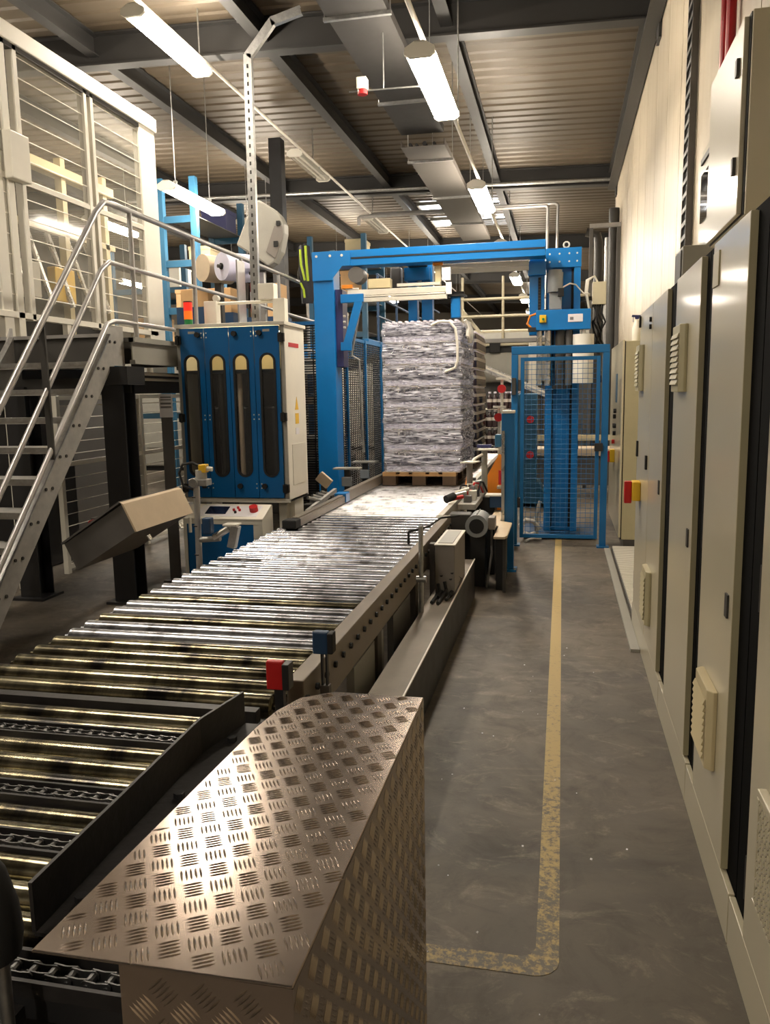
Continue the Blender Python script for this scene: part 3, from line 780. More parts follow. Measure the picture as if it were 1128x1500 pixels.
t = thing('roller_conveyor', 'long galvanised roller conveyor leading up to the wrapping gantry', 'conveyor', (-1.5, 4.4, 0))
y = 2.45; k = 0
while y < 6.32:
    o = inst(rm_straw if (k < 4 or (k % 3 == 1 and k < 12)) else rm_main, 'roller', t, (0, y, RT - RR))
    o.rotation_euler = (random.uniform(0, 6.28), 0, 0)
    y += 0.1205; k += 1
fr = MB().box(-0.925, 2.55, 0.43, -0.862, 6.36, 0.615).build('side_frame', 'frame_steel', t, bev=0.004)
bm_ = MB().cyl((-0.862, 0, 0), (-0.850, 0, 0), 0.013, n=6).mesh('bolt_mesh', 'black')
for q in range(32): inst(bm_, 'bolt', fr, (0, 2.57 + q * 0.1205, 0.545))
fl2 = MB().box(-2.17, 2.35, 0.38, -2.125, 6.36, 0.53).build('side_frame', 'frame_dark', t, bev=0.004)
for yy in (2.75, 3.7, 4.75, 5.95):
    for x in (-2.17, -0.925):
        l = MB().box(x, yy, 0.02, x + 0.06, yy + 0.09, 0.43).build('leg', 'frame_dark', t)
        MB().box(x - 0.03, yy - 0.03, 0, x + 0.09, yy + 0.12, 0.02).build('foot_plate', 'frame_dark', l)
    MB().box(-2.12, yy + 0.02, 0.25, -0.92, yy + 0.06, 0.31).build('cross_member', 'frame_dark', t)
MB().box(-0.915, 3.3, 0.06, -0.88, 3.9, 0.40).build('guard_panel', 'grey_paint', t)
MB().box(-0.915, 4.15, 0.06, -0.88, 4.65, 0.40).build('guard_panel', 'grey_dark', t)
MB().tube([(-0.88, 2.62, 0.42), (-0.84, 2.72, 0.24), (-0.82, 2.9, 0.1), (-0.86, 3.2, 0.05), (-0.9, 3.4, 0.05)], 0.014).build('drive_cable', 'rubber', t, smooth=True)

# low sheet-metal channel along the foot of the conveyor
t = thing('kick_channel', 'low bent sheet-metal channel along the walkway side of the conveyor', 'channel', (-0.72, 4.3, 0))
MB().box(-0.81, 2.0, 0.292, -0.65, 6.15, 0.30).build('top_plate', 'frame_steel', t)
MB().box(-0.656, 2.0, 0.0, -0.65, 6.15, 0.292).build('side_plate', 'steel_black', t)  # black here stands in for the shade on the walkway face
MB().box(-0.653, 2.0, 0.30, -0.645, 6.15, 0.308).build('folded_lip', 'alu_light', t)
for yy in (2.4, 4.0, 5.6): MB().box(-0.80, yy, 0, -0.66, yy + 0.04, 0.29).build('support', 'frame_dark', t)

# wrapping-station conveyor under the pallet
t = thing('wrapper_conveyor', 'roller conveyor section carrying the wrapped pallet inside the gantry', 'conveyor', (-1.5, 8.2, 0))
rm_wrap = roller_mesh('roller_mesh', -2.03, -0.985, 0.040, 'roller_lit')
y = 6.44; 
while y < 9.95:
    o = inst(rm_wrap, 'roller', t, (0, y, RT - 0.040)); o.rotation_euler = (random.uniform(0, 6), 0, 0); y += 0.105
MB().box(-0.975, 6.38, 0.40, -0.925, 10.0, 0.612).build('side_frame', 'alu_light', t, bev=0.004)
MB().box(-2.09, 6.38, 0.38, -2.06, 10.0, 0.59).build('side_frame', 'frame_dark', t, bev=0.004)
g1 = MB().box(-2.01, 5.75, 0.60, -1.93, 7.12, 0.665).box(-1.995, 5.75, 0.665, -1.945, 7.12, 0.675).build('guide_bar', 'frame_steel', t, bev=0.006)
MB().box(-2.03, 7.06, 0.605, -1.92, 7.20, 0.69).build('guide_joint', 'blue', g1, bev=0.006)
MB().box(-2.03, 5.62, 0.603, -1.92, 5.75, 0.67).build('guide_nose', 'rubber', g1, bev=0.01)
MB().box(-1.985, 7.2, 0.60, -1.93, 10.0, 0.70).build('guide_bar', 'frame_steel', t, bev=0.006)
for yy in (6.6, 8.1, 9.6):
    for x in (-2.09, -0.975): MB().box(x, yy, 0, x + 0.06, yy + 0.08, 0.42).build('leg', 'frame_dark', t)
MB().box(-0.928, 6.4, 0.02, -0.924, 9.9, 0.38).build('skirt', 'steel_black', t)

t = thing('outfeed_conveyor', 'roller conveyor section under the unwrapped pallet behind the gantry', 'conveyor', (-1.5, 11.5, 0))
y = 10.1
while y < 13.0:
    o = inst(rm_wrap, 'roller', t, (0, y, RT - 0.040)); y += 0.12
MB().box(-0.975, 10.03, 0.40, -0.925, 13.1, 0.612).build('side_frame', 'frame_steel', t)
MB().box(-2.09, 10.03, 0.38, -2.06, 13.1, 0.612).build('side_frame', 'frame_dark', t)
for yy in (10.4, 12.6):
    for x in (-2.09, -0.975): MB().box(x, yy, 0, x + 0.06, yy + 0.08, 0.42).build('leg', 'frame_dark', t)

# ------------------------------------------------------------------ chain transfer next to the camera
t = thing('chain_transfer', 'chain transfer section with straw-coloured rollers and cross chains', 'conveyor', (-1.6, 1.6, 0))
for yy in (2.225, 2.135, 1.985, 1.890, 1.795, 1.630, 1.555, 1.435, 1.345, 1.255, 1.03, 0.94):
    o = inst(rm_long, 'roller', t, (0, yy, RT - 0.038)); o.rotation_euler = (random.uniform(0, 6.28), 0, 0)
MB().box(-2.3, 2.295, 0.50, -0.94, 2.335, 0.60).build('cross_beam', 'guide', t)
MB().box(-2.36, 2.20, 0.52, -1.98, 2.215, 0.63).build('end_plate', 'steel_black', t)
MB().box(-0.95, 0.7, 0.36, -0.90, 2.34, 0.555).build('side_frame', 'guide', t)
MB().box(-2.36, 0.7, 0.36, -2.31, 2.34, 0.555).build('side_frame', 'guide', t)
for yy in (0.75, 2.2):
    for x in (-2.36, -0.95): MB().box(x, yy, 0, x + 0.05, yy + 0.06, 0.36).build('leg', 'steel_black', t)
# link: two side plates with pins
lp = 0.0381
def link_mesh(wide):
    w = 0.0145 if wide else 0.010
    m = MB()
    for s_ in (-1, 1):
        yc = s_ * w
        m.prism([(-0.004, -0.011), (lp + 0.004, -0.011), (lp + 0.010, -0.005), (lp + 0.010, 0.005), (lp + 0.004, 0.011), (lp / 2, 0.0085), (-0.004, 0.011), (-0.010, 0.005), (-0.010, -0.005)], 'y', yc - 0.0015, yc + 0.0015)
    if wide:
        for x in (0, lp): m.cyl((x, -0.018, 0), (x, 0.018, 0), 0.0045, n=8)
    else:
        for x in (0, lp): m.cyl((x, -0.0085, 0), (x, 0.0085, 0), 0.0085, n=10)
    return m.mesh('chain_link', 'chain', smooth=False)
lk = (link_mesh(True), link_mesh(False))
for yy, x0, x1 in ((2.06, -2.1, -0.96), (1.71, -1.9, -0.80), (1.495, -1.7, -0.66), (1.13, -1.35, -0.60)):
    c = MB().box(x0, yy - 0.035, 0.53, x1, yy + 0.035, 0.575).build('chain_rail', 'steel_black', t)
    MB().box(x0, yy - 0.04, 0.575, x1, yy - 0.032, 0.605).box(x0, yy + 0.032, 0.575, x1, yy + 0.04, 0.605).build('rail_lip', 'guide', c)
    x = x1 - lp; k = 0
    while x > x0:
        inst(lk[k % 2], 'link', c, (x, yy, 0.592)); x -= lp; k += 1
    for dx in (0.28,):
        pass
# bright blue-grey drive cover low at the left
single(MB().prism([(-1.30, 0.95), (-1.08, 0.95), (-0.96, 1.16), (-1.12, 1.16)], 'z', 0.44, 0.50), 'drive_plate', 'galv', 'flat galvanised plate below the near end of the cross chains', 'plate', (-1.1, 1.05, 0.44), bev=0.003)

# black guide angle beside the tread cover
t = thing('guide_angle', 'black steel guide angle bolted diagonally along the tread cover', 'guide rail', (-0.93, 1.7, 0.58))
GZ = 0.613
p = [(-0.955, 1.20), (-0.975, 1.96), (-0.935, 2.18)]
for a, b in ((0, 1), (1, 2)):
    A = Vector((p[a][0], p[a][1], 0)); B = Vector((p[b][0], p[b][1], 0))
    MB().add([(A.x, A.y, GZ), (B.x, B.y, GZ), (B.x, B.y, GZ + 0.10), (A.x, A.y, GZ + 0.10), (A.x + 0.008, A.y, GZ), (B.x + 0.008, B.y, GZ), (B.x + 0.008, B.y, GZ + 0.10), (A.x + 0.008, A.y, GZ + 0.10)],
             [(0, 3, 2, 1), (4, 5, 6, 7), (0, 1, 5, 4), (1, 2, 6, 5), (2, 3, 7, 6), (3, 0, 4, 7)]).build('web_plate', 'guide', t)
MB().prism([(-0.95, 1.20), (-0.87, 1.20), (-0.885, 1.96), (-0.86, 2.18), (-0.93, 2.18), (-0.97, 1.96)], 'z', GZ - 0.008, GZ).build('base_flange', 'guide', t)
for yy in (1.3, 1.72, 2.05): MB().cyl((-0.915, yy, GZ), (-0.915, yy, GZ + 0.014), 0.014, n=6).build('bolt', 'steel_black', t)

# ------------------------------------------------------------------ tread-plate cover in the foreground
t = thing('tread_cover', 'aluminium tread-plate drive cover with bent far corner in the foreground', 'machine cover', (-0.45, 1.3, 0))
ZT = 0.90
top = [(-0.304, 1.757), (-0.518, 1.757), (-0.586, 1.706), (-0.614, 1.627), (-0.627, 1.53), (-0.656, 0.819), (-0.304, 0.822)]
MB().prism(top, 'z', ZT - 0.004, ZT).build('top_sheet', 'tread', t, bev=0.0015)
MB().box(-0.308, 0.822, 0.0, -0.304, 1.757, ZT - 0.004).build('side_sheet', 'tread', t)
MB().box(-0.534, 0.822, 0.0, -0.308, 0.826, ZT - 0.004).build('near_sheet', 'tread', t)
MB().box(-0.534, 1.752, 0.0, -0.308, 1.757, ZT - 0.004).build('far_sheet', 'tread', t)
MB().box(-0.534, 0.826, 0.0, -0.530, 1.752, ZT - 0.004).build('inner_sheet', 'steel_black', t)
def inside(px, py, poly, mrg=0.0):
    c = False; n = len(poly)
    for i in range(n):
        x1, y1 = poly[i]; x2, y2 = poly[(i + 1) % n]
        if (y1 > py) != (y2 > py) and px < (x2 - x1) * (py - y1) / (y2 - y1) + x1: c = not c
    return c
def treads(mb, O, U, Vv, Nn, test, w, h, ang):
    """five-bar pattern: groups of five raised lens-shaped bars, alternate groups turned by 90 degrees"""
    ca, sa = math.cos(ang), math.sin(ang); cell = 0.0395
    R = int(1.6 / cell)
    for i in range(-R, R):
        for j in range(-R, R):
            u0 = (i + 0.5) * cell; v0 = (j + 0.5) * cell
            gu = ca * u0 - sa * v0 + w / 2; gv = sa * u0 + ca * v0 + h / 2
            if not (0.008 < gu < w - 0.008 and 0.008 < gv < h - 0.008): continue
            turn = (i + j) % 2
            for b in range(5):
                d = (b - 2) * 0.0069
                lu, lv = (u0, v0 + d) if not turn else (u0 + d, v0)
                lx = ca * lu - sa * lv + w / 2; ly = sa * lu + ca * lv + h / 2
                if not test(lx, ly): continue
                a2 = ang + (math.pi / 2 if turn else 0)
                cx_, sx_ = math.cos(a2), math.sin(a2); hl = 0.0155; hw = 0.0018; ht = 0.0014
                def PT(a, c, e):
                    return O + U * (lx + a * cx_ - c * sx_) + Vv * (ly + a * sx_ + c * cx_) + Nn * e
                vs = [PT(-hl, 0, 0), PT(-hl * 0.45, -hw, 0), PT(hl * 0.45, -hw, 0), PT(hl, 0, 0), PT(hl * 0.45, hw, 0), PT(-hl * 0.45, hw, 0), PT(-hl * 0.55, 0, ht), PT(hl * 0.55, 0, ht)]
                mb.add(vs, [(0, 1, 6), (1, 2, 7, 6), (2, 3, 7), (3, 4, 7), (4, 5, 6, 7), (5, 0, 6)])
X_, Y_, Z_ = Vector((1, 0, 0)), Vector((0, 1, 0)), Vector((0, 0, 1))
m = MB(); treads(m, Vector((-0.656, 0.819, ZT)), X_, Y_, Z_, lambda a, b: inside(-0.656 + a, 0.819 + b, [(-0.31, 1.75), (-0.515, 1.75), (-0.58, 1.70), (-0.607, 1.62), (-0.618, 1.53), (-0.643, 0.828), (-0.31, 0.83)]), 0.352, 0.938, 0.52)
o = m.build('tread_bars', 'tread', t, smooth=True); o['kind'] = 'stuff'
m = MB(); treads(m, Vector((-0.304, 0.822, 0)), Y_, Z_, X_, lambda a, b: True, 0.935, 0.895, 0.785)
o = m.build('tread_bars', 'tread', t, smooth=True); o['kind'] = 'stuff'
m = MB(); treads(m, Vector((-0.534, 0.822, 0)), X_, Z_, -Y_, lambda a, b: True, 0.230, 0.895, 0.785)
o = m.build('tread_bars', 'tread', t, smooth=True); o['kind'] = 'stuff'

# sensor post by the lower left corner
t = thing('sensor_post', 'black clamp head on a slim metal post beside the tread cover', 'sensor', (-0.90, 1.02, 0))
MB().cyl((-0.872, 1.02, 0.0), (-0.872, 1.02, 0.74), 0.011, n=12).build('post', 'galv', t, smooth=True)
MB().lathe([(0.03, 0.70), (0.05, 0.71), (0.054, 0.74), (0.05, 0.79), (0.036, 0.85), (0.016, 0.885)], (-0.895, 1.02, 0), 18).build('clamp_head', 'rubber', t, smooth=True)
MB().box(-0.93, 0.97, 0.0, -0.82, 1.07, 0.012).build('base_plate', 'steel_black', t)

# switches and boxes on the conveyor's near side
t = thing('red_reflector', 'red reflector box on a bracket at the corner of the tread cover', 'sensor', (-0.89, 2.38, 0.55))
MB().box(-0.925, 2.36, 0.652, -0.868, 2.385, 0.748).build('reflector', 'red', t, bev=0.004)
MB().box(-0.868, 2.35, 0.655, -0.845, 2.40, 0.742).build('bracket', 'steel_black', t, bev=0.003)
MB().box(-0.90, 2.365, 0.43, -0.87, 2.39, 0.652).build('bracket_arm', 'steel_black', t)
t = thing('blue_sensor', 'blue photo sensor standing on a short bracket at the conveyor frame', 'sensor', (-0.835, 2.71, 0.5))
MB().box(-0.872, 2.69, 0.665, -0.815, 2.725, 0.748).build('sensor_body', 'blue_dark', t, bev=0.005)
MB().box(-0.815, 2.685, 0.668, -0.795, 2.735, 0.745).build('sensor_back', 'rubber', t, bev=0.004)
MB().box(-0.845, 2.70, 0.545, -0.838, 2.72, 0.665).box(-0.828, 2.70, 0.545, -0.821, 2.72, 0.665).build('bracket_arm', 'steel_black', t)
MB().box(-0.849, 2.695, 0.50, -0.815, 2.725, 0.545).build('bracket_base', 'frame_dark', t)
t = thing('limit_post', 'thin metal rod with a bent hook standing at the conveyor edge', 'sensor', (-0.80, 4.6, 0.3))
MB().cyl((-0.802, 4.6, 0.30), (-0.802, 4.6, 0.82), 0.014, n=10).build('rod', 'galv', t, smooth=True)
MB().tube([(-0.802, 4.6, 0.80), (-0.86, 4.6, 0.79), (-0.875, 4.6, 0.78), (-0.875, 4.6, 0.71)], 0.008).build('hook', 'rubber', t, smooth=True)
MB().tube([(-0.80, 4.6, 0.80), (-0.76, 4.66, 0.81), (-0.72, 4.85, 0.83), (-0.62, 4.95, 0.83)], 0.006).build('wire', 'rubber', t, smooth=True)
MB().cyl((-0.83, 4.6, 0.50), (-0.772, 4.6, 0.50), 0.02, n=10).build('clamp', 'galv', t, smooth=True)
t = thing('terminal_box', 'grey steel terminal box with sloping cables beside the conveyor', 'box', (-0.72, 5.35, 0.3))
MB().box(-0.79, 5.06, 0.30, -0.662, 5.62, 0.615).build('housing', 'box_grey', t, bev=0.004)
MB().box(-0.795, 5.055, 0.615, -0.657, 5.625, 0.624).build('lid', 'off_white', t, bev=0.003)
MB().box(-0.775, 5.10, 0.624, -0.68, 5.58, 0.628).build('lid_panel', 'grey_paint', t)
for k, (x, yy) in enumerate(((-0.77, 5.12), (-0.73, 5.16), (-0.69, 5.3), (-0.75, 5.4), (-0.68, 5.5))):
    MB().tube([(x, 5.06, 0.36 + 0.02 * k), (x + 0.012, yy - 0.10, 0.325), (x + 0.004, yy - 0.22 - 0.03 * k, 0.312), (x, yy - 0.34 - 0.05 * k, 0.312)], 0.011).build('cable', 'rubber', t, smooth=True)
MB().box(-0.849, 5.2, 0.0, -0.815, 5.26, 0.6).build('stand', 'frame_dark', t)
MB().box(-0.849, 5.4, 0.3, -0.79, 5.46, 0.52).build('bracket', 'frame_dark', t)
t = thing('gear_motor', 'round grey gear motor beside the terminal box', 'motor', (-0.70, 6.55, 0.3))
MB().cyl((-0.66, 6.42, 0.52), (-0.66, 6.72, 0.52), 0.088, n=24).build('motor_body', 'motor_grey', t, smooth=True)
MB().cyl((-0.66, 6.40, 0.52), (-0.66, 6.42, 0.52), 0.092, n=24).build('fan_cowl', 'motor_grey', t, smooth=True)
MB().cyl((-0.66, 6.396, 0.52), (-0.66, 6.40, 0.52), 0.06, n=20).build('fan_grille', 'rubber', t, smooth=True)
MB().box(-0.575, 6.48, 0.48, -0.52, 6.62, 0.58).build('terminal_cover', 'box_grey', t, bev=0.006)
for k in range(6):
    MB().box(-0.665, 6.45 + 0.045 * k, 0.602, -0.655, 6.47 + 0.045 * k, 0.618).build('fin', 'motor_grey', t)
MB().box(-0.90, 6.5, 0.44, -0.72, 6.66, 0.60).build('gearbox', 'steel_dark', t, bev=0.01)
MB().box(-0.72, 6.5, 0.0, -0.60, 6.66, 0.435).build('pedestal', 'steel_black', t)
MB().tube([(-0.55, 6.52, 0.48), (-0.54, 6.44, 0.3), (-0.56, 6.42, 0.15), (-0.58, 6.4, 0.02)], 0.01).build('cable', 'grey_dark', t, smooth=True)
t = thing('side_shelf', 'tan sheet shelf behind the gear motor with dark space below', 'shelf', (-0.55, 7.0, 0))
MB().prism([(-0.515, 6.28), (-0.43, 6.28), (-0.41, 6.34), (-0.41, 6.98), (-0.52, 7.08), (-0.52, 7.72), (-0.62, 7.72), (-0.62, 6.85), (-0.515, 6.80)], 'z', 0.44, 0.46).build('top_plate', 'tan', t, bev=0.003)
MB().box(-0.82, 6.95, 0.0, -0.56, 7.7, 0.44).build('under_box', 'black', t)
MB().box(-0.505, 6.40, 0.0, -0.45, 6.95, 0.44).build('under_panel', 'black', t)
MB().box(-0.445, 6.32, 0.0, -0.42, 6.35, 0.44).build('leg', 'steel_dark', t)
# ------------------------------------------------------------------ film sealing unit at the right conveyor edge
t = thing('sealing_unit', 'cluttered film clamp unit with red valves and posts beside the wrapped pallet', 'machine', (-0.8, 7.6, 0))
MB().box(-0.90, 7.75, 0, -0.62, 8.0, 0.58).build('base', 'steel_dark', t, bev=0.005)
MB().box(-0.90, 7.1, 0.55, -0.74, 8.2, 0.60).build('deck_plate', 'galv_matt', t, bev=0.003)
for k in range(9):
    yy = 7.05 + k * 0.12; x = -0.97 + 0.012 * k
    MB().cyl((x, yy, 0.645 + 0.015 * (k % 3)), (x + 0.12, yy + 0.05, 0.67 + 0.02 * (k % 3)), 0.018 + 0.004 * (k % 2), n=10).build('valve', ['red', 'galv', 'off_white'][k % 3], t, smooth=True)
for k in range(6):
    MB().box(-0.86 + 0.03 * (k % 2), 7.2 + k * 0.14, 0.60, -0.79 + 0.03 * (k % 2), 7.28 + k * 0.14, 0.66 + 0.03 * (k % 3)).build('block', ['grey_dark', 'off_white', 'motor_grey'][k % 3], t, bev=0.004)
MB().cyl((-0.99, 7.0, 0.655), (-0.93, 7.08, 0.675), 0.035, n=14).build('end_cap', 'rubber', t, smooth=True)
for (x, yy, z0, z1, mt) in ((-0.86, 7.7, 0.60, 0.92, 'box_grey'), (-0.74, 7.95, 0.58, 1.02, 'grey_paint'), (-0.86, 7.2, 0.0, 0.55, 'galv')):
    MB().cyl((x, yy, z0), (x, yy, z1), 0.03, n=12).build('post', mt, t, smooth=True)
MB().prism([(-0.94, 7.6), (-0.80, 7.6), (-0.76, 7.75), (-0.88, 7.8)], 'z', 0.92, 0.932).build('clamp_plate', 'alu_light', t)
MB().box(-0.80, 7.88, 1.02, -0.60, 8.02, 1.035).build('clamp_plate', 'off_white', t)
MB().tube([(-0.85, 7.7, 0.90), (-0.82, 7.75, 0.95), (-0.76, 7.9, 0.98)], 0.014).build('link_arm', 'alu_light', t, smooth=True)
MB().box(-0.82, 8.0, 1.04, -0.68, 8.06, 1.07).build('cover', 'navy', t)
MB().box(-0.64, 7.95, 1.05, -0.58, 8.05, 1.17).build('pilot_box', 'blue_pale', t, bev=0.006)
MB().box(-0.66, 7.6, 0.50, -0.52, 7.74, 0.61).build('pilot_box', 'blue_dark', t, bev=0.004)
MB().box(-0.70, 7.58, 0.61, -0.55, 7.75, 0.622).build('lid', 'off_white', t)
for k in range(4):
    MB().tube([(-0.92 + k * 0.05, 7.3 + 0.1 * k, 0.63), (-0.90 + 0.05 * k, 7.35 + 0.1 * k, 0.74), (-0.83 + 0.03 * k, 7.5 + 0.1 * k, 0.72), (-0.80 + 0.03 * k, 7.6 + 0.1 * k, 0.62)], 0.009).build('hose', ['rubber', 'off_white', 'red', 'rubber'][k], t, smooth=True)
t = thing('orange_guard', 'orange sheet guard with a red cylinder behind the light curtain post', 'guard', (-0.55, 8.15, 0))
MB().prism([(-0.82, 0.0), (-0.50, 0.0), (-0.50, 0.92), (-0.62, 0.96), (-0.78, 0.66)], 'y', 8.22, 8.235).build('guard_sheet', 'orange', t)
MB().cyl((-0.585, 8.16, 0.66), (-0.585, 8.16, 0.80), 0.035, n=12).build('cylinder', 'red', t, smooth=True)
MB().box(-0.63, 8.10, 0.62, -0.52, 8.22, 0.645).build('shelf', 'off_white', t)
MB().box(-0.68, 8.02, 0.52, -0.50, 8.10, 0.545).build('rail', 'blue_pale', t)
t = thing('yellow_stop', 'yellow sheet-metal stop at the foot of the wrapped pallet', 'guard', (-1.0, 9.0, 0.55))
MB().prism([(8.55, 0.60), (9.1, 0.60), (9.1, 0.80), (8.75, 0.74)], 'x', -1.003, -0.990).build('stop_sheet', 'orange', t)
MB().box(-0.990, 8.9, 0.613, -0.93, 8.98, 0.64).build('bracket', 'steel_dark', t)

# ------------------------------------------------------------------ wrapping gantry
t = thing('wrapping_gantry', 'blue steel portal frame of the pallet wrapping machine', 'gantry', (-1.4, 8.7, 0))
MB().box(-2.63, 8.55, 0.02, -2.405, 8.80, 2.93).build('post', 'blue', t, bev=0.006)
MB().box(-2.70, 8.48, 0.0, -2.335, 8.87, 0.02).build('base_plate', 'blue', t)
b = MB().box(-2.63, 8.54, 3.015, -0.185, 8.76, 3.09).box(-2.63, 8.555, 3.0, -0.185, 8.745, 3.015).box(-2.63, 8.54, 2.93, -0.185, 8.76, 3.0).build('top_beam', 'blue', t, bev=0.004)
MB().box(-2.20, 8.535, 3.0, -0.20, 8.556, 3.015).build('beam_slot', 'steel_black', b)
MB().prism([(-2.63, 2.79), (-2.405, 2.79), (-2.405, 2.81), (-2.30, 2.932), (-2.21, 2.932), (-2.21, 3.085), (-2.63, 3.085)], 'y', 8.528, 8.54).build('gusset', 'blue', t)
for x in (-2.58, -2.43, -2.30): MB().cyl((x, 8.52, 3.04), (x, 8.528, 3.04), 0.014, n=8).build('bolt', 'alu_light', t)
ms = MB().box(-0.185, 8.98, 0.06, 0.17, 9.28, 3.05).build('mast', 'blue', t, bev=0.006)
for x in (-0.185, 0.10): MB().box(x, 8.93, 0.06, x + 0.07, 8.98, 3.05).build('mast_flange', 'blue', ms, bev=0.004)
MB().box(-0.115, 8.972, 0.1, -0.10, 8.981, 2.85).box(0.075, 8.972, 0.1, 0.10, 8.981, 2.85).build('mast_slot', 'black', ms)
MB().box(-0.19, 8.92, 2.86, 0.175, 9.0, 3.06).build('head_plate', 'blue', ms, bev=0.004)
for x in (-0.15, -0.05, 0.05, 0.13):
    for z in (2.92, 3.0): MB().cyl((x, 8.915, z), (x, 8.92, z), 0.010, n=8).build('bolt', 'alu_light', ms)
MB().tube([(0.02 + 0.03 * math.cos(a), 9.0, 3.10 + 0.03 * math.sin(a)) for a in [i * 0.6283 for i in range(11)]], 0.009).build('lifting_eye', 'off_white', ms, smooth=True)
MB().box(-0.40, 8.72, 0.03, 0.36, 9.4, 0.06).build('base_plate', 'blue_dark', ms)
sl = MB().box(-0.355, 8.86, 2.17, -0.20, 8.98, 2.99).build('slide', 'blue', t, bev=0.005)
MB().box(-0.37, 8.80, 2.78, -0.185, 8.86, 2.92).build('slide_head', 'blue', sl, bev=0.004)
MB().box(-0.265, 8.852, 2.25, -0.235, 8.86, 2.76).build('toothed_belt', 'black', sl)
for k in range(16): MB().box(-0.262, 8.846, 2.27 + k * 0.03, -0.238, 8.852, 2.285 + k * 0.03).build('tooth', 'steel_dark', sl)
for z in (2.83, 2.88): MB().box(-1.30, 8.76, z, -0.36, 8.80, z + 0.045).build('upper_rail', 'alu_light', t, bev=0.004)
# carriage on the mast
t = thing('film_carriage', 'blue film carriage with yellow switch box and white nameplate on the mast', 'machine', (0.0, 8.8, 2.2))
MB().box(-0.28, 8.74, 2.21, 0.275, 8.857, 2.415).build('carriage_box', 'blue', t, bev=0.005)
s = MB().box(-0.245, 8.715, 2.285, -0.175, 8.74, 2.365).build('switch_box', 'yellow', t, bev=0.006)
MB().cyl((-0.205, 8.70, 2.32), (-0.205, 8.715, 2.32), 0.013, n=10).build('push_button', 'green', s, smooth=True)
n_ = MB().box(0.045, 8.733, 2.285, 0.195, 8.74, 2.365).build('nameplate', 'paper', t, bev=0.003)
MB().box(0.065, 8.731, 2.305, 0.10, 8.733, 2.335).build('print_mark', 'print_grey', n_)
m_ = MB().cyl((-0.09, 8.84, 2.60), (-0.09, 8.84, 2.80), 0.082, n=22).build('motor', 'motor_grey', t, smooth=True)
MB().cyl((-0.09, 8.84, 2.80), (-0.09, 8.84, 2.825), 0.07, n=22).build('motor_cap', 'motor_grey', m_, smooth=True)
MB().box(-0.15, 8.80, 2.42, -0.02, 8.92, 2.60).build('gearbox', 'motor_grey', t, bev=0.01)
MB().box(-0.06, 8.74, 2.55, 0.0, 8.80, 2.63).build('connector', 'rubber', t)
MB().tube([(-0.01, 8.77, 2.64), (0.06, 8.8, 2.68), (0.12, 8.85, 2.67), (0.2, 8.86, 2.58), (0.25, 8.86, 2.58)], 0.008).build('cable', 'off_white', t, smooth=True)
MB().cyl((0.205, 8.81, 1.66), (0.205, 8.81, 2.16), 0.108, n=28).build('film_reel', 'film_white', t, smooth=True)
MB().cyl((0.205, 8.81, 2.16), (0.205, 8.81, 2.21), 0.025, n=10).build('reel_spindle', 'off_white', t, smooth=True)
for (x, r, mt) in ((-0.03, 0.05, 'steel_dark'), (0.055, 0.035, 'grey_dark'), (-0.155, 0.035, 'alu'), (-0.245, 0.03, 'alu')):
    MB().cyl((x, 8.83, 1.64), (x, 8.83, 2.21), r, n=18).build('stretch_roller', mt, t, smooth=True)
MB().box(-0.10, 8.75, 1.60, 0.08, 8.90, 1.64).build('roller_bracket', 'steel_black', t)
MB().box(-0.36, 8.70, 2.20, -0.28, 8.82, 2.24).build('side_arm', 'steel_black', t)
MB().tube([(-0.28, 8.76, 2.38), (-0.34, 8.74, 2.36), (-0.37, 8.74, 2.28), (-0.33, 8.74, 2.24)], 0.012).build('hose', 'orange', t, smooth=True)
t = thing('valve_box', 'cream box with looped cables mounted beside the mast', 'box', (0.36, 8.95, 2.3))
MB().box(0.29, 8.92, 2.47, 0.43, 9.06, 2.70).build('housing', 'cream', t, bev=0.006)
MB().box(0.17, 8.98, 2.52, 0.29, 9.02, 2.56).build('arm', 'steel_dark', t)
for k in range(3):
    MB().tube([(0.34, 8.94, 2.70), (0.31, 8.93, 2.76), (0.25 - 0.01 * k, 8.93, 2.72), (0.235 - 0.008 * k, 8.93, 2.60), (0.25, 8.93, 2.48), (0.26, 8.93, 2.415)], 0.011).build('cable_loop', 'off_white', t, smooth=True)
for k in range(5):
    pts_ = [(0.30 + 0.025 * k, 8.96, 2.47)]
    for q in range(1, 6): pts_.append((0.32 + 0.02 * k + 0.03 * math.sin(q * 2.0 + k), 8.95 + 0.02 * math.cos(q + k), 2.47 - 0.09 * q))
    MB().tube(pts_, 0.010).build('hanging_cable', 'rubber', t, smooth=True)
# left carriage and clamp arm
t = thing('clamp_arm', 'silver clamp arm on a blue bracket riding the left gantry post', 'machine', (-2.35, 8.6, 2.4))
MB().box(-2.405, 8.60, 1.88, -2.325, 8.80, 2.70).build('carriage_plate', 'navy', t, bev=0.004)
MB().prism([(-2.33, 2.55), (-2.08, 2.555), (-2.08, 2.64), (-2.33, 2.64)], 'y', 8.54, 8.575).prism([(-2.18, 2.555), (-2.09, 2.555), (-2.22, 2.13), (-2.31, 2.13)], 'y', 8.54, 8.575).box(-2.34, 8.54, 2.05, -2.22, 8.575, 2.14).build('bracket', 'blue', t, bev=0.004)
MB().box(-2.26, 8.575, 2.625, -1.19, 8.62, 2.685).box(-2.20, 8.575, 2.555, -1.19, 8.62, 2.60).box(-2.10, 8.57, 2.605, -1.21, 8.60, 2.62).build('arm_rail', 'alu_light', t, bev=0.003)
MB().cyl((-2.16, 8.56, 2.84), (-2.16, 8.74, 2.84), 0.085, n=20).build('cable_drum', 'grey_dark', t, smooth=True)
MB().box(-2.03, 8.57, 2.69, -1.79, 8.68, 2.79).build('valve_island', 'cream_vent', t, bev=0.006)
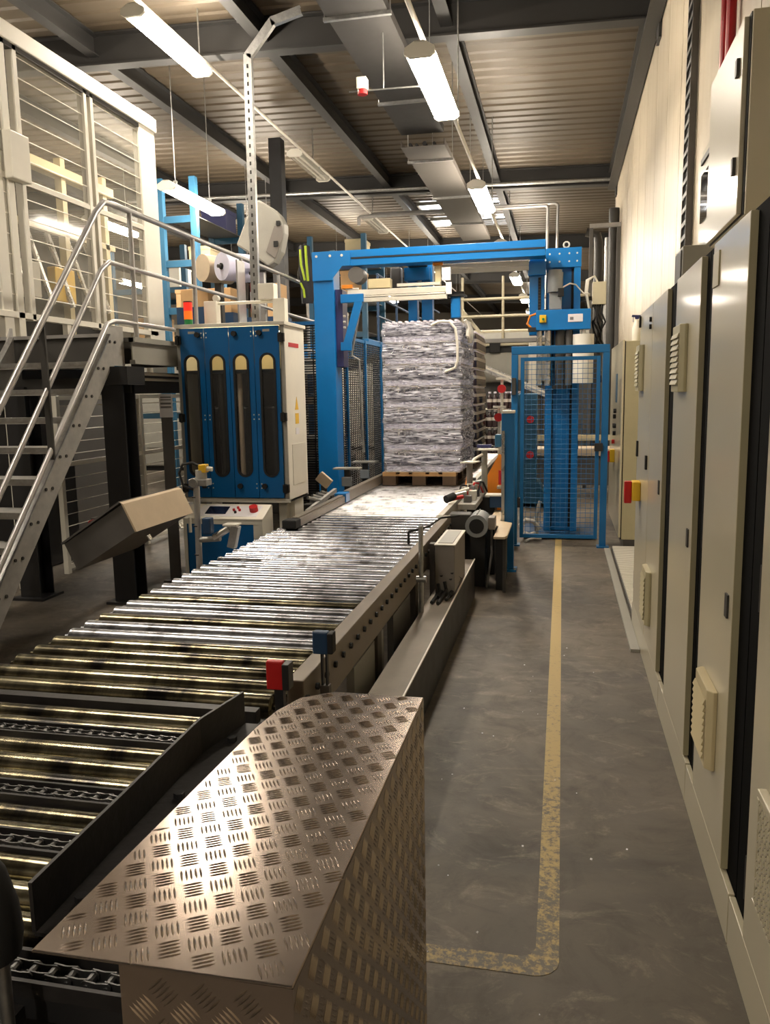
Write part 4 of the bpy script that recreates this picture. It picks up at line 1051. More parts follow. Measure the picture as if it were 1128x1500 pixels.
MB().box(-2.32, 8.56, 2.70, -2.20, 8.62, 2.74).build('sensor', 'orange', t, bev=0.004)
MB().box(-2.28, 8.575, 2.69, -2.14, 8.6, 2.705).build('mount', 'alu_light', t)
MB().box(-1.72, 8.58, 2.70, -1.26, 8.62, 2.73).build('cover_strip', 'alu_light', t)
MB().box(-1.20, 8.565, 2.60, -1.14, 8.585, 2.72).box(-1.24, 8.565, 2.74, -1.15, 8.60, 2.87).build('end_bracket', 'paper', t)
MB().tube([(-2.12, 8.60, 2.55), (-2.20, 8.62, 2.2), (-2.24, 8.62, 2.0), (-2.16, 8.63, 1.95), (-2.14, 8.64, 1.1), (-2.13, 8.64, 0.95)], 0.014).build('air_hose', 'galv', t, smooth=True)
for z in (2.3, 2.36, 2.42): MB().cyl((-2.325, 8.62, z), (-2.30, 8.62, z), 0.012, n=8).build('bolt', 'alu_light', t)
# top clamp unit hanging from the beam
t = thing('top_clamp', 'blue top clamp column hanging over the wrapped pallet', 'machine', (-1.6, 9.05, 2.35))
MB().box(-1.68, 9.0, 2.35, -1.58, 9.12, 3.0).box(-1.53, 9.0, 2.38, -1.41, 9.12, 3.0).build('column', 'blue', t, bev=0.004)
MB().box(-1.71, 8.93, 2.80, -1.43, 9.16, 2.94).build('carriage', 'blue', t, bev=0.005)
MB().box(-1.86, 8.90, 2.72, -1.74, 9.02, 2.95).build('motor', 'grey_dark', t, bev=0.02)
MB().box(-1.66, 8.762, 2.945, -1.46, 9.0, 3.02).build('hanger', 'steel_black', t)
MB().box(-1.16, 8.64, 2.36, -1.06, 8.74, 2.58).build('side_cylinder', 'blue', t, bev=0.01)
MB().box(-1.24, 8.62, 2.58, -1.00, 8.76, 2.60).box(-1.5, 8.9, 2.62, -1.05, 8.94, 2.66).build('bracket', 'steel_black', t)
MB().box(-1.32, 8.625, 2.69, -1.26, 8.66, 2.90).build('sensor_post', 'cream_vent', t)
MB().box(-1.34, 8.60, 2.90, -1.24, 8.66, 2.928).build('sensor', 'orange', t)

# ------------------------------------------------------------------ safety gate and light curtain post
t = thing('light_curtain_post', 'short blue light-curtain post with silver strip standing in front of the gate', 'post', (-0.46, 7.15, 0))
MB().box(-0.515, 7.11, 0.02, -0.405, 7.19, 1.40).build('post', 'blue_fence', t, bev=0.004)
MB().box(-0.512, 7.095, 0.35, -0.487, 7.11, 1.25).build('light_strip', 'alu', t)
MB().box(-0.545, 7.07, 0.0, -0.378, 7.23, 0.02).build('foot_plate', 'blue_fence', t)
MB().box(-0.51, 7.10, 1.40, -0.40, 7.20, 1.425).build('cap', 'alu_light', t, bev=0.004)
for (x, yy) in ((-0.53, 7.09), (-0.395, 7.09)): MB().cyl((x, yy, 0.02), (x, yy, 0.035), 0.012, n=6).build('bolt', 'galv', t)
t = thing('safety_gate', 'blue framed wire-mesh safety gate closing the walkway', 'gate', (0, 8.35, 0))
MB().box(-0.505, 8.32, 0.0, -0.44, 8.385, 1.95).build('post', 'blue_fence', t, bev=0.005)
MB().box(0.385, 8.32, 0.0, 0.45, 8.385, 1.95).build('post', 'blue_fence', t, bev=0.005)
for x in (-0.53, 0.36): MB().box(x, 8.29, 0, x + 0.12, 8.42, 0.015).build('foot_plate', 'blue_fence', t)
MB().box(-0.505, 8.32, 1.95, 0.45, 8.385, 2.03).build('lintel', 'blue_fence', t, bev=0.005)
d = MB().box(-0.415, 8.335, 0.085, -0.378, 8.37, 1.92).box(0.328, 8.335, 0.085, 0.365, 8.37, 1.92).box(-0.378, 8.335, 0.085, 0.328, 8.37, 0.122).box(-0.378, 8.335, 1.883, 0.328, 8.37, 1.92).build('gate_leaf', 'blue_fence', t, bev=0.003)
w = MB()
z = 0.15
while z < 1.88: w.cyl((-0.378, 8.352, z), (0.328, 8.352, z), 0.0024, n=5); z += 0.05
x = -0.355
while x < 0.32: w.cyl((x, 8.352, 0.122), (x, 8.352, 1.883), 0.0020, n=5); x += 0.05
o = w.build('wire_mesh', 'blue_fence', d); o['kind'] = 'stuff'
for z in (0.4, 1.6): MB().box(-0.445, 8.33, z, -0.41, 8.375, z + 0.1).build('hinge', 'steel_dark', t)
MB().box(0.32, 8.30, 0.98, 0.40, 8.335, 1.06).build('latch', 'steel_black', d, bev=0.004)
MB().box(-0.50, 8.29, 1.55, -0.46, 8.32, 1.72).build('interlock', 'steel_dark', t, bev=0.003)

# mesh fences left of and behind the gantry
def mesh_fence(p0, p1, z0, z1, n, mt, wire, step, vstep, label, post=0.05, mid=None, cat='fence', wr=0.0022):
    p0 = Vector((*p0, 0)); p1 = Vector((*p1, 0)); d = p1 - p0
    t = thing('mesh_fence', label, cat, (p0 + p1) / 2 + Vector((0, 0, z0)))
    up = Vector((0, 0, 1))
    for k in range(n + 1):
        c = p0 + d * (k / n)
        MB().box(c.x - post / 2, c.y - post / 2, z0, c.x + post / 2, c.y + post / 2, z1).build('post', mt, t, bev=0.003)
    for z in [z0 + 0.06, z1 - 0.02] + ([mid] if mid else []):
        MB().beam(p0 + up * z, p1 + up * z, 0.03, 0.04).build('rail', mt, t)
    for k in range(n):
        a = p0 + d * (k / n); b = p0 + d * ((k + 1) / n); w = MB()
        z = z0 + 0.1
        while z < z1: w.cyl(a + up * z, b + up * z, wr, n=4); z += step
        if vstep:
            s = vstep; ln_ = (b - a).length
            while s < ln_:
                q = a + (b - a) * (s / ln_); w.cyl(q + up * (z0 + 0.06), q + up * z1, wr, n=4); s += vstep
        o = w.build('wire_mesh', wire, t); o['kind'] = 'stuff'
    return t
mesh_fence((-2.72, 9.15), (-2.72, 13.2), 0.05, 2.32, 4, 'blue_fence', 'black', 0.03, 0.1, 'blue mesh fence running back behind the wrapped pallet', wr=0.008)
mesh_fence((-3.16, 9.4), (-2.80, 9.4), 0.05, 2.45, 1, 'blue_fence', 'black', 0.03, 0.12, 'short blue mesh fence between the blue door cabinet and the gantry', wr=0.008)

# linkage and small sensor brackets at the left conveyor edge
t = thing('linkage_unit', 'dark pneumatic linkage with a tilted cream cover left of the conveyor guide', 'machine', (-2.3, 6.9, 0))
MB().box(-2.36, 7.0, 0, -2.20, 7.5, 0.50).build('base', 'steel_black', t, bev=0.005)
for k in range(5): MB().box(-2.30 + 0.02 * k, 6.96 + 0.13 * k, 0.50, -2.20 + 0.02 * k, 7.06 + 0.13 * k, 0.60 + 0.03 * (k % 2)).build('valve_block', ['steel_dark', 'galv', 'steel_black'][k % 3], t, bev=0.006)
for k in range(4): MB().cyl((-2.26, 6.98 + 0.14 * k, 0.66), (-2.18, 7.08 + 0.14 * k, 0.62), 0.018, n=10).build('cylinder', 'galv', t, smooth=True)
MB().beam((-2.20, 6.75, 0.56), (-2.16, 7.55, 0.66), 0.03, 0.04).build('link_bar', 'galv_matt', t)
MB().obox((-2.24, 7.45, 0.77), (0.14, 0.05, 0.10), Matrix.Rotation(0.7, 3, 'Y')).build('tilted_cover', 'tan', t, bev=0.004)
MB().box(-2.27, 7.43, 0.50, -2.22, 7.47, 0.72).build('stem', 'steel_dark', t)
for k, (x, yy, lab) in enumerate(((-2.22, 8.25, 'flat grey sensor bracket on a post right of the gantry foot'), (-2.22, 9.05, 'flat grey sensor bracket on a post beside the blue mesh fence'))):
    t = thing('sensor_bracket', lab, 'sensor', (x, yy, 0), 'sensor brackets')
    MB().box(x - 0.03, yy - 0.03, 0, x + 0.03, yy + 0.03, 0.80).build('post', 'steel_dark', t)
    MB().box(x - 0.14, yy - 0.08, 0.80, x + 0.14, yy + 0.08, 0.815).build('cap_plate', 'grey_paint', t)
    MB().box(x - 0.05, yy - 0.07, 0.62, x + 0.06, yy - 0.03, 0.72).build('sensor_body', 'motor_grey', t, bev=0.006)
# ------------------------------------------------------------------ pallets and bottle packs
def pallet(x0, y0, z0, label, L=1.2, Wd=0.8):
    t = thing('euro_pallet', label, 'pallet', (x0 + Wd / 2, y0 + L / 2, z0))
    bw = Wd
    for k, (a, w) in enumerate(((0, 0.145), (0.189, 0.10), (0.3275, 0.145), (0.511, 0.10), (0.655, 0.145))):
        MB().box(x0 + a, y0, z0 + 0.122, x0 + a + w, y0 + L, z0 + 0.144).build('top_board', 'wood', t)
    for yy in (0, L / 2 - 0.0725, L - 0.145):
        MB().box(x0, y0 + yy, z0 + 0.10, x0 + bw, y0 + yy + 0.145, z0 + 0.122).build('stringer_board', 'wood', t)
        for a in (0, 0.3275, 0.655):
            MB().box(x0 + a, y0 + yy, z0 + 0.022, x0 + a + 0.145, y0 + yy + 0.145, z0 + 0.10).build('block', 'wood_dark', t)
    for a in (0, 0.3275, 0.655):
        MB().box(x0 + a, y0, z0, x0 + a + 0.145, y0 + L, z0 + 0.022).build('bottom_board', 'wood_dark', t)
    return t
def pack_mesh(name, nx, ny, r, h, body, n=8, band=(0.40, 0.58), bmat='label'):
    m = MB()
    prof = [(r * 0.86, 0.0), (r, 0.012), (r, h * 0.30), (r * 0.93, h * 0.34), (r, h * 0.38), (r, h * 0.60), (r * 0.55, h * 0.80), (r * 0.42, h * 0.86), (r * 0.42, h * 0.90)]
    for i in range(nx):
        for j in range(ny):
            c = (r * (2 * i + 1), r * (2 * j + 1), 0)
            m.cur = 0; m.lathe(prof, c, n)
            m.cur = 1; m.lathe([(r * 0.48, h * 0.90), (r * 0.48, h * 0.985), (r * 0.40, h)], c, n)
            m.cur = 2; m.lathe([(r * 1.02, h * band[0]), (r * 1.02, h * band[1])], c, n)
    return m.mesh(name, [body, 'cap', bmat], smooth=True)
PW, PD, PH = 0.2, 0.132, 0.228
pk_clear = pack_mesh('pack_clear', 3, 2, 0.033, 0.22, 'bottle_clear', band=(0.02, 0.26), bmat='pack_film')
pk_dark = pack_mesh('pack_dark', 3, 2, 0.033, 0.22, 'bottle_dark')
def sheet(x0, y0, z, w, d, label, group):
    o = MB().box(x0, y0, z, x0 + w, y0 + d, z + 0.006).build('layer_sheet', 'sheet', None, org=Vector((x0 + w / 2, y0 + d / 2, z)))
    tag(o, label, 'sheet', group)
def load(x0, y0, z0, layers, me, keep, lab, grp, sh):
    for l in range(layers):
        z = z0 + l * PH
        sheet(x0, y0, z, 0.80, 1.195, sh, grp + ' sheets')
        for i in range(4):
            for j in range(9):
                if not keep(i, j, l): continue
                o = inst(me, 'bottle_pack', None, (x0 + i * PW + 0.001, y0 + j * PD + 0.004, z + 0.006))
                tag(o, lab, 'bottle pack', grp)
LX, LY, LZ = -1.855, 8.50, 0.744
pallet(-1.895, 8.50, 0.60, 'wooden pallet under the film-wrapped bottle stack')
load(LX, LY, LZ, 7, pk_clear, lambda i, j, l: j == 0 or i == 3 or (l == 6), 'pack of clear bottles inside the film-wrapped stack', 'bottle packs under film', 'pale layer sheet between bottle layers of the film-wrapped stack')
# film shell, drawn in at every layer sheet
def film_shell(x0, y0, x1, y1, z0, z1, name, label, tail=False):
    per = []
    nx, ny = 34, 40
    for k in range(nx): per.append((x0 + (x1 - x0) * k / nx, y0, 0, -1))
    for k in range(ny): per.append((x1, y0 + (y1 - y0) * k / ny, 1, 0))
    for k in range(nx): per.append((x1 - (x1 - x0) * k / nx, y1, 0, 1))
    for k in range(ny): per.append((x0, y1 - (y1 - y0) * k / ny, -1, 0))
    n = len(per); nz = 98; V = []; F = []
    rnd = random.Random(3)
    ph = [rnd.uniform(0, 6.28) for _ in range(12)]
    for iz in range(nz + 1):
        z = z0 + (z1 - z0) * iz / nz
        lay = ((z - LZ) / PH) % 1.0
        for k, (x, y, nxn, nyn) in enumerate(per):
            s = k / n * 6.2832
            bul = -0.012 * math.cos(2 * math.pi * lay) - 0.010 * max(0, math.cos(2 * math.pi * (lay - 0.86))) ** 6
            wr = 0.006 * math.sin(9 * s + 14 * z + ph[0]) * math.sin(23 * z + ph[1]) + 0.004 * math.sin(31 * s + 40 * z + ph[2]) + 0.004 * math.sin(47 * z + 3 * s + ph[3])
            bott = 0.004 * math.cos(2 * math.pi * (x - LX) / 0.066 if nyn else 2 * math.pi * (y - LY) / 0.066)
            o = 0.008 + bul + wr + bott
            o = max(o, -0.004)
            V.append((x + nxn * o, y + nyn * o, z + 0.004 * math.sin(17 * s + ph[4])))
    for iz in range(nz):
        for k in range(n):
            F.append((iz * n + k, iz * n + (k + 1) % n, (iz + 1) * n + (k + 1) % n, (iz + 1) * n + k))
    m = MB().add(V, F)
    t = thing(name, label, 'film', ((x0 + x1) / 2, (y0 + y1) / 2, z0))
    m.build('film_wrap', 'stretch_film', t, smooth=True)
    return t
t = film_shell(-1.868, 8.487, -1.038, 9.705, 0.751, 2.325, 'stretch_film', 'clear stretch film wound around the bottle stack on the conveyor')
MB().tube([(-1.34, 8.465, 2.28), (-1.25, 8.455, 2.315), (-1.15, 8.455, 2.31), (-1.09, 8.455, 2.24), (-1.07, 8.452, 2.10), (-1.065, 8.452, 1.92), (-1.09, 8.455, 1.84), (-1.2, 8.46, 1.80)], 0.014).build('film_rope', 'film_white', t, smooth=True)
for k in range(5):
    a = k * 1.3
    MB().tube([(-1.02, 8.7 + 0.1 * k, 2.34), (-0.985 + 0.01 * math.sin(a), 8.74 + 0.1 * k, 2.26), (-0.995, 8.72 + 0.1 * k, 2.14 + 0.03 * math.cos(a))], 0.02).build('film_tuft', 'film_white', t, smooth=True)

pallet(-1.895, 10.35, 0.60, 'wooden pallet under the unwrapped dark bottle stack behind the gantry')
load(-1.855, 10.35, 0.744, 7, pk_dark, lambda i, j, l: i == 3 or (l == 6 and i == 2), 'pack of dark bottles in the unwrapped stack behind the film-wrapped one', 'dark bottle packs', 'pale layer sheet between layers of the unwrapped dark bottle stack')
# shorter stack with tall black bottles farther back
pk_tall = pack_mesh('pack_tall', 3, 2, 0.045, 0.29, 'bottle_dark', 10)
pallet(-1.52, 13.7, 0.22, 'wooden pallet under the low stack of tall dark bottles', 0.9)
single(MB().box(-1.55, 13.6, 0.0, -0.62, 14.7, 0.22), 'pallet_stand', 'grey_dark', 'low grey stand carrying the stack of tall dark bottles', 'stand', (-1.1, 14.1, 0), bev=0.01)
for l in range(4):
    z = 0.366 + l * 0.305
    sheet(-1.53, 13.68, z, 0.86, 0.94, 'pale layer sheet in the low stack of tall dark bottles', 'low stack sheets')
    for i in range(3):
        for j in range(5):
            if j > 0 and i < 2: continue
            if l == 3 and i == 0: continue
            o = inst(pk_tall, 'bottle_pack', None, (-1.515 + i * 0.275, 13.69 + j * 0.182, z + 0.006)); tag(o, 'pack of tall dark bottles with pale caps in the low stack', 'bottle pack', 'tall dark bottle packs')
# ------------------------------------------------------------------ platform, stairs and railing
PZ = 2.05
t = thing('platform', 'steel walkway platform on dark columns reached by the stairs', 'platform', (-3.8, 8.5, 0))
MB().prism([(-4.34, 5.62), (-3.32, 5.62), (-3.32, 5.75), (-3.22, 5.75), (-3.22, 11.6), (-4.34, 11.6)], 'z', PZ - 0.035, PZ).build('deck', 'grey_dark', t)
MB().box(-4.34, 5.56, PZ - 0.18, -3.315, 5.62, PZ - 0.001).build('front_beam', 'steel_dark', t, bev=0.004)
MB().box(-4.34, 5.54, PZ - 0.005, -3.315, 5.56, PZ + 0.02).build('nosing', 'rail_grey', t)
MB().box(-4.34, 5.70, PZ - 0.42, -3.24, 5.76, PZ - 0.30).build('cross_beam', 'steel_dark', t)
m = MB(); m.box(-3.26, 5.75, PZ - 0.20, -3.215, 11.6, PZ - 0.17).box(-3.245, 5.75, PZ - 0.17, -3.235, 11.6, PZ - 0.035).box(-3.26, 5.75, PZ - 0.036, -3.205, 11.6, PZ + 0.003)
m.build('edge_channel', 'grey_paint', t)
for yy in (6.6, 7.6, 8.6, 9.6, 10.6): MB().box(-4.3, yy, PZ - 0.16, -3.26, yy + 0.06, PZ - 0.036).build('joist', 'steel_dark', t)
MB().box(-3.42, 5.52, PZ - 0.36, -3.16, 5.78, PZ - 0.225).build('column_head', 'steel_black', t)
for (x, yy) in ((-4.15, 5.64), (-3.31, 5.64), (-4.15, 9.6), (-3.31, 9.6)):
    c = MB(); w = 0.09
    c.box(x - w, yy - w, 0.02, x + w, yy - w + 0.012, PZ - 0.36).box(x - w, yy + w - 0.012, 0.02, x + w, yy + w, PZ - 0.36).box(x - 0.006, yy - w + 0.012, 0.02, x + 0.006, yy + w - 0.012, PZ - 0.36).box(x - w, yy - w + 0.012, 0.02, x - w + 0.01, yy + w - 0.012, PZ - 0.36)
    co = c.build('column', 'steel_black', t)
    MB().box(x - 0.14, yy - 0.14, 0, x + 0.14, yy + 0.14, 0.02).build('foot_plate', 'steel_black', co)
MB().box(-4.3, 5.8, PZ - 0.42, -4.25, 11.6, PZ - 0.20).build('side_beam', 'steel_dark', t)
for k, z in enumerate((PZ - 0.27, PZ - 0.31)): MB().cyl((-3.30 - 0.05 * k, 5.8, z), (-3.30 - 0.05 * k, 8.5, z - 0.01), 0.012, n=8).build('conduit', 'off_white', t, smooth=True)

SL = 1.117
def sz(y): return 2.114 - SL * (5.60 - y)
t = thing('stairs', 'galvanised open-tread stairs climbing to the platform', 'stairs', (-3.7, 4.6, 0))
y_foot = 5.60 - 2.114 / SL
for i, x in enumerate((-3.31, -4.12)):
    ye = 5.74 if i == 0 else 5.538; ya = min(5.56, ye - 0.02)
    poly = [(y_foot - 0.05, 0.0), (y_foot + 0.19, 0.0), (ya, sz(ya) - 0.235), (ye, sz(ya) - 0.235), (ye, 2.13), (ya, 2.13), (5.44, sz(5.44) + 0.05)]
    s_ = MB().prism(poly, 'x', x, x + 0.012).build('stringer', 'galv_matt', t)
    MB().beam((x + 0.025, y_foot - 0.03, 0.04), (x + 0.025, 5.50, sz(5.5) + 0.055), 0.05, 0.012).build('stringer_flange', 'galv', s_)
    if i == 0:
        for k in range(11):
            yy = 5.55 - k * 0.179
            for d in (0, 0.07):
                if sz(yy) - 0.07 > 0.05: MB().cyl((x + 0.012, yy - d + 0.06, sz(yy) - 0.05 + 0.0 * d), (x + 0.02, yy - d + 0.06, sz(yy) - 0.05), 0.011, n=8).build('bolt', 'steel_dark', s_)
for k in range(1, 11):
    z = PZ - 0.195 * k; yy = 5.60 - (2.114 - z) / SL
    tr = MB().box(-4.105, yy - 0.05, z - 0.004, -3.312, yy + 0.19, z).box(-4.105, yy - 0.05, z - 0.04, -3.312, yy - 0.046, z).box(-4.105, yy + 0.186, z - 0.04, -3.312, yy + 0.19, z - 0.004).build('tread', 'galv_matt', t)
    MB().box(-4.1, yy - 0.056, z - 0.025, -3.32, yy - 0.05, z + 0.003).build('nosing', 'galv', tr)

t = thing('handrail', 'grey tubular handrail following the stairs and the platform edge', 'railing', (-3.29, 7.5, 0))
XR_ = -3.285
def rz(y, o): return sz(y) + o
top = [(XR_, 3.6, rz(3.6, 0.92)), (XR_, 5.44, rz(5.44, 0.97)), (XR_, 5.56, 3.005), (XR_, 5.72, 3.015), (XR_, 11.4, 3.0)]
MB().tube(top, 0.022, 12).build('top_rail', 'rail_grey', t, smooth=True)
mid = [(XR_, 3.6, rz(3.6, 0.47)), (XR_, 5.46, rz(5.46, 0.55)), (XR_, 5.58, 2.585), (XR_, 5.74, 2.585), (XR_, 11.4, 2.555)]
MB().tube(mid, 0.018, 12).build('mid_rail', 'rail_grey', t, smooth=True)
low = [(XR_, 3.75, rz(3.75, 0.13)), (XR_, 5.50, rz(5.50, 0.13)), (XR_, 5.60, 2.16), (XR_, 5.75, 2.165), (XR_, 11.4, 2.16)]
MB().tube(low, 0.018, 12).build('foot_rail', 'rail_grey', t, smooth=True)
for yy in (5.92, 7.02, 8.15, 9.3, 10.4): MB().cyl((XR_, yy, PZ), (XR_, yy, 3.005), 0.019, n=12).build('post', 'rail_grey', t, smooth=True)
for yy in (4.72, 3.85): MB().box(XR_ - 0.022, yy - 0.008, sz(yy) + 0.068, XR_ + 0.022, yy + 0.008, rz(yy, 0.93)).build('stair_post', 'steel_dark', t)
MB().box(-3.24, 7.9, 2.25, -3.225, 8.1, 2.95).build('clip_post', 'rail_grey', t)

# ------------------------------------------------------------------ mesh cage on the platform level and white fence beneath
XC = -4.42
t = thing('machine_cage', 'tall cream cage with clear mesh panels beside the platform', 'cage', (XC, 7.2, 2.2))
for (yy, w) in ((6.02, 0.08), (6.20, 0.05), (7.20, 0.05), (7.31, 0.05)):
    MB().box(XC - 0.04, yy, 1.2 if yy < 6.1 else 2.25, XC + 0.03, yy + w, 4.45).build('post', 'off_white', t, bev=0.004)
MB().box(XC - 0.05, 8.22, 1.75, XC + 0.03, 8.56, 4.60).build('end_panel', 'white_paint', t, bev=0.01)
MB().box(XC - 0.06, 3.2, 4.44, XC + 0.05, 8.58, 4.58).build('top_beam', 'white_paint', t, bev=0.008)
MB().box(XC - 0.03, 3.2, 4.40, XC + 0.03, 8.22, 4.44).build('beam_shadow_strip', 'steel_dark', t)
MB().box(XC - 0.03, 4.2, 2.26, XC + 0.03, 8.4, 2.31).build('sill', 'off_white', t, bev=0.003)
for (a, b) in ((6.25, 7.20), (7.36, 8.22), (4.4, 6.02)):
    p_ = MB().box(XC - 0.004, a, 2.31, XC + 0.004, b, 4.42).build('clear_panel', 'polycarbonate', t)
    w = MB(); z = 2.45
    while z < 4.40: w.cyl((XC + 0.008, a, z), (XC + 0.008, b, z), 0.0045, n=5); z += 0.16
    o = w.build('wire_mesh', 'white_paint', p_); o['kind'] = 'stuff'
MB().box(XC + 0.0, 4.4, 3.36, XC + 0.025, 8.3, 3.40).build('mid_bar', 'off_white', t)
MB().box(XC + 0.03, 5.98, 3.35, XC + 0.11, 6.22, 3.72).build('lock_box', 'off_white', t, bev=0.01)
MB().box(XC - 0.06, 5.85, 0.0, XC + 0.02, 5.97, 4.42).build('corner_post', 'off_white', t, bev=0.006)
for yy in (6.7, 7.9): MB().box(XC - 0.03, yy, 1.9, XC + 0.02, yy + 0.06, 2.26).build('stub_post', 'off_white', t)
mesh_fence((XC, 6.46), (XC, 9.4), 0.0, 1.62, 2, 'off_white', 'white_paint', 0.11, 0, 'white mesh fence standing on the floor under the platform', mid=1.0, wr=0.004)
# packaging machine inside the cage
t = thing('packing_machine', 'pale packing machine with beams and panels inside the cage', 'machine', (-6.0, 7.5, 0))
MB().box(-6.6, 6.2, 2.2, -5.3, 9.0, 3.2).build('body', 'steel_dark', t, bev=0.02)
MB().box(-6.3, 6.0, 0.0, -5.6, 9.2, 2.2).build('base', 'grey_dark', t, bev=0.02)
for yy in (6.3, 7.1, 8.0, 8.8):
    MB().box(-5.28, yy, 2.2, -5.20, yy + 0.08, 4.1).build('column', 'cream_vent', t)
MB().box(-5.30, 6.2, 3.9, -5.18, 9.0, 4.0).build('crossbar', 'cream_vent', t)
MB().box(-5.26, 6.2, 3.3, -5.20, 9.0, 3.36).build('crossbar', 'cream_vent', t)
for k in range(7): MB().cyl((-5.3, 6.4 + k * 0.35, 3.35), (-5.1, 6.5 + k * 0.35, 2.55), 0.03, n=8).build('chute_bar', 'alu', t, smooth=True)
for k in range(4): MB().box(-5.25, 6.5 + k * 0.6, 2.6, -5.15, 6.85 + k * 0.6, 2.95).build('module', ['grey_dark', 'off_white', 'yellow', 'grey_paint'][k], t, bev=0.01)
# hardware under the platform seen between the treads
t = thing('drive_unit', 'dark drive unit with hoses under the left end of the platform', 'machine', (-5.1, 6.6, 0))
MB().box(-5.5, 6.2, 0.0, -4.75, 7.2, 1.4).build('body', 'steel_black', t, bev=0.02)
MB().box(-5.45, 6.15, 1.4, -4.8, 6.9, 1.75).build('head', 'steel_dark', t, bev=0.02)
for k in range(6): MB().cyl((-5.4 + 0.1 * k, 6.5, 1.75), (-5.36 + 0.1 * k, 6.6, 2.15), 0.03, n=8).build('hose', 'rubber', t, smooth=True)
t = thing('hazard_bar', 'yellow and black hazard bar behind the stair treads', 'bar', (-5.0, 7.6, 1.6))
for k in range(6): MB().box(-5.5 + 0.17 * k, 7.6, 1.66, -5.33 + 0.17 * k, 7.64, 1.74).build('stripe', 'yellow' if k % 2 else 'black', t)
for x in (-5.52, -4.54): MB().box(x, 7.59, 0, x + 0.06, 7.65, 1.66).build('post', 'steel_black', t)

# tilted grey housing in front of the column
t = thing('tilted_housing', 'tilted grey sheet-metal housing bolted to the dark column', 'box', (-2.9, 5.0, 0.5))
A = Vector((-2.72, 0.928)); D = Vector((-2.637, 0.753)); E = Vector((-3.157, 0.657)); Fq = Vector((-3.075, 0.485))
MB().prism([(A.x, A.y), (D.x, D.y), (Fq.x, Fq.y), (E.x, E.y)], 'y', 4.605, 5.37).build('housing', 'box_grey', t, bev=0.004)
MB().prism([(A.x, A.y), (D.x, D.y), (Fq.x, Fq.y), (E.x, E.y)], 'y', 4.596, 4.604).build('end_plate', 'grey_dark', t)
MB().prism([(A.x - 0.01, A.y + 0.012), (A.x + 0.012, A.y + 0.002), (D.x + 0.012, D.y), (D.x, D.y - 0.003), (A.x, A.y)], 'y', 4.58, 5.39).build('front_cover', 'tan', t)
MB().prism([(E.x - 0.015, E.y + 0.01), (A.x - 0.02, A.y + 0.016), (A.x - 0.016, A.y + 0.004), (E.x - 0.01, E.y - 0.002)], 'y', 4.58, 5.39).build('lid', 'grey_dark', t)
MB().box(-3.28, 5.20, 0.62, -3.06, 5.549, 0.74).build('bracket', 'steel_black', t)
for k in (4.75, 5.2): MB().cyl((-2.64, k, 0.70), (-2.62, k, 0.67), 0.014, n=8).build('screw', 'alu', t)
MB().cyl((-2.62, 5.32, 0.73), (-2.62, 5.32, 0.62), 0.012, n=8).build('cable_gland', 'off_white', t)
MB().cyl((-3.17, 4.93, 0.74), (-3.17, 4.98, 0.74), 0.022, n=12).build('stop_button', 'red', t, smooth=True)
MB().box(-3.20, 4.98, 0.60, -3.15, 5.1, 0.77).build('button_box', 'grey_dark', t)

# ------------------------------------------------------------------ blue four-door cabinet
t = thing('door_cabinet', 'blue four-door machine cabinet with slim rounded windows and cream side', 'cabinet', (-2.71, 6.65, 0))
Y0 = 6.40; bx0, bx1 = -3.185, -2.235; bz0, bz1 = 0.695, 2.19; YB = 6.93
MB().box(bx0, Y0 + 0.02, bz0, bx0 + 0.02, YB, bz1 - 0.03).build('shell', 'off_white', t)
MB().box(bx0 + 0.02, YB - 0.02, bz0, bx1 - 0.02, YB, bz1 - 0.03).build('back_plate', 'grey_dark', t)
MB().box(bx0 + 0.02, Y0 + 0.06, 1.79, bx1 - 0.02, YB - 0.02, 1.81).build('inner_shelf', 'steel_black', t)
MB().box(bx0 + 0.02, YB - 0.03, 1.81, bx1 - 0.02, YB - 0.02, 2.15).build('upper_lining', 'cream_vent', t)
MB().box(bx0 + 0.08, Y0 + 0.10, 2.10, bx1 - 0.08, Y0 + 0.14, 2.125).build('added_glow_strip', 'added_glow', t)  # added strip, no known fitting: makes the upper windows glow gold
MB().box(bx0 + 0.05, Y0 + 0.3, bz0 + 0.05, bx1 - 0.05, Y0 + 0.45, 1.5).build('machinery', 'steel_black', t, bev=0.02)
for k in range(5): MB().cyl((bx0 + 0.13 + 0.17 * k, Y0 + 0.2, bz0 + 0.1), (bx0 + 0.10 + 0.18 * k, Y0 + 0.22, 1.78), 0.022 + 0.008 * (k % 2), n=12).build('guide_rod', ['galv_matt', 'steel_dark', 'tan'][k % 3], t, smooth=True)
sd = MB().box(bx1 - 0.02, Y0 + 0.02, bz0, bx1, YB, bz1 - 0.03).build('side_panel', 'white_paint', t, bev=0.003)
MB().box(bx0 - 0.01, Y0 - 0.015, bz1 - 0.03, bx1 + 0.015, YB + 0.01, bz1).build('roof_plate', 'off_white', t, bev=0.003)
MB().box(bx0, Y0, bz0 - 0.005, bx1, Y0 + 0.04, bz0 + 0.03).build('bottom_rail', 'off_white', t, bev=0.003)
MB().box(bx0, Y0 + 0.04, bz0, bx1, YB - 0.02, bz0 + 0.02).build('floor_plate', 'grey_dark', t)
for (a, b) in ((bx0, bx0 + 0.035), (bx1 - 0.035, bx1)):
    MB().box(a, Y0, bz0 + 0.03, b, Y0 + 0.02, bz1 - 0.03).build('front_rail', 'grey_paint', t, bev=0.002)
dw = (bx1 - bx0 - 0.07) / 4
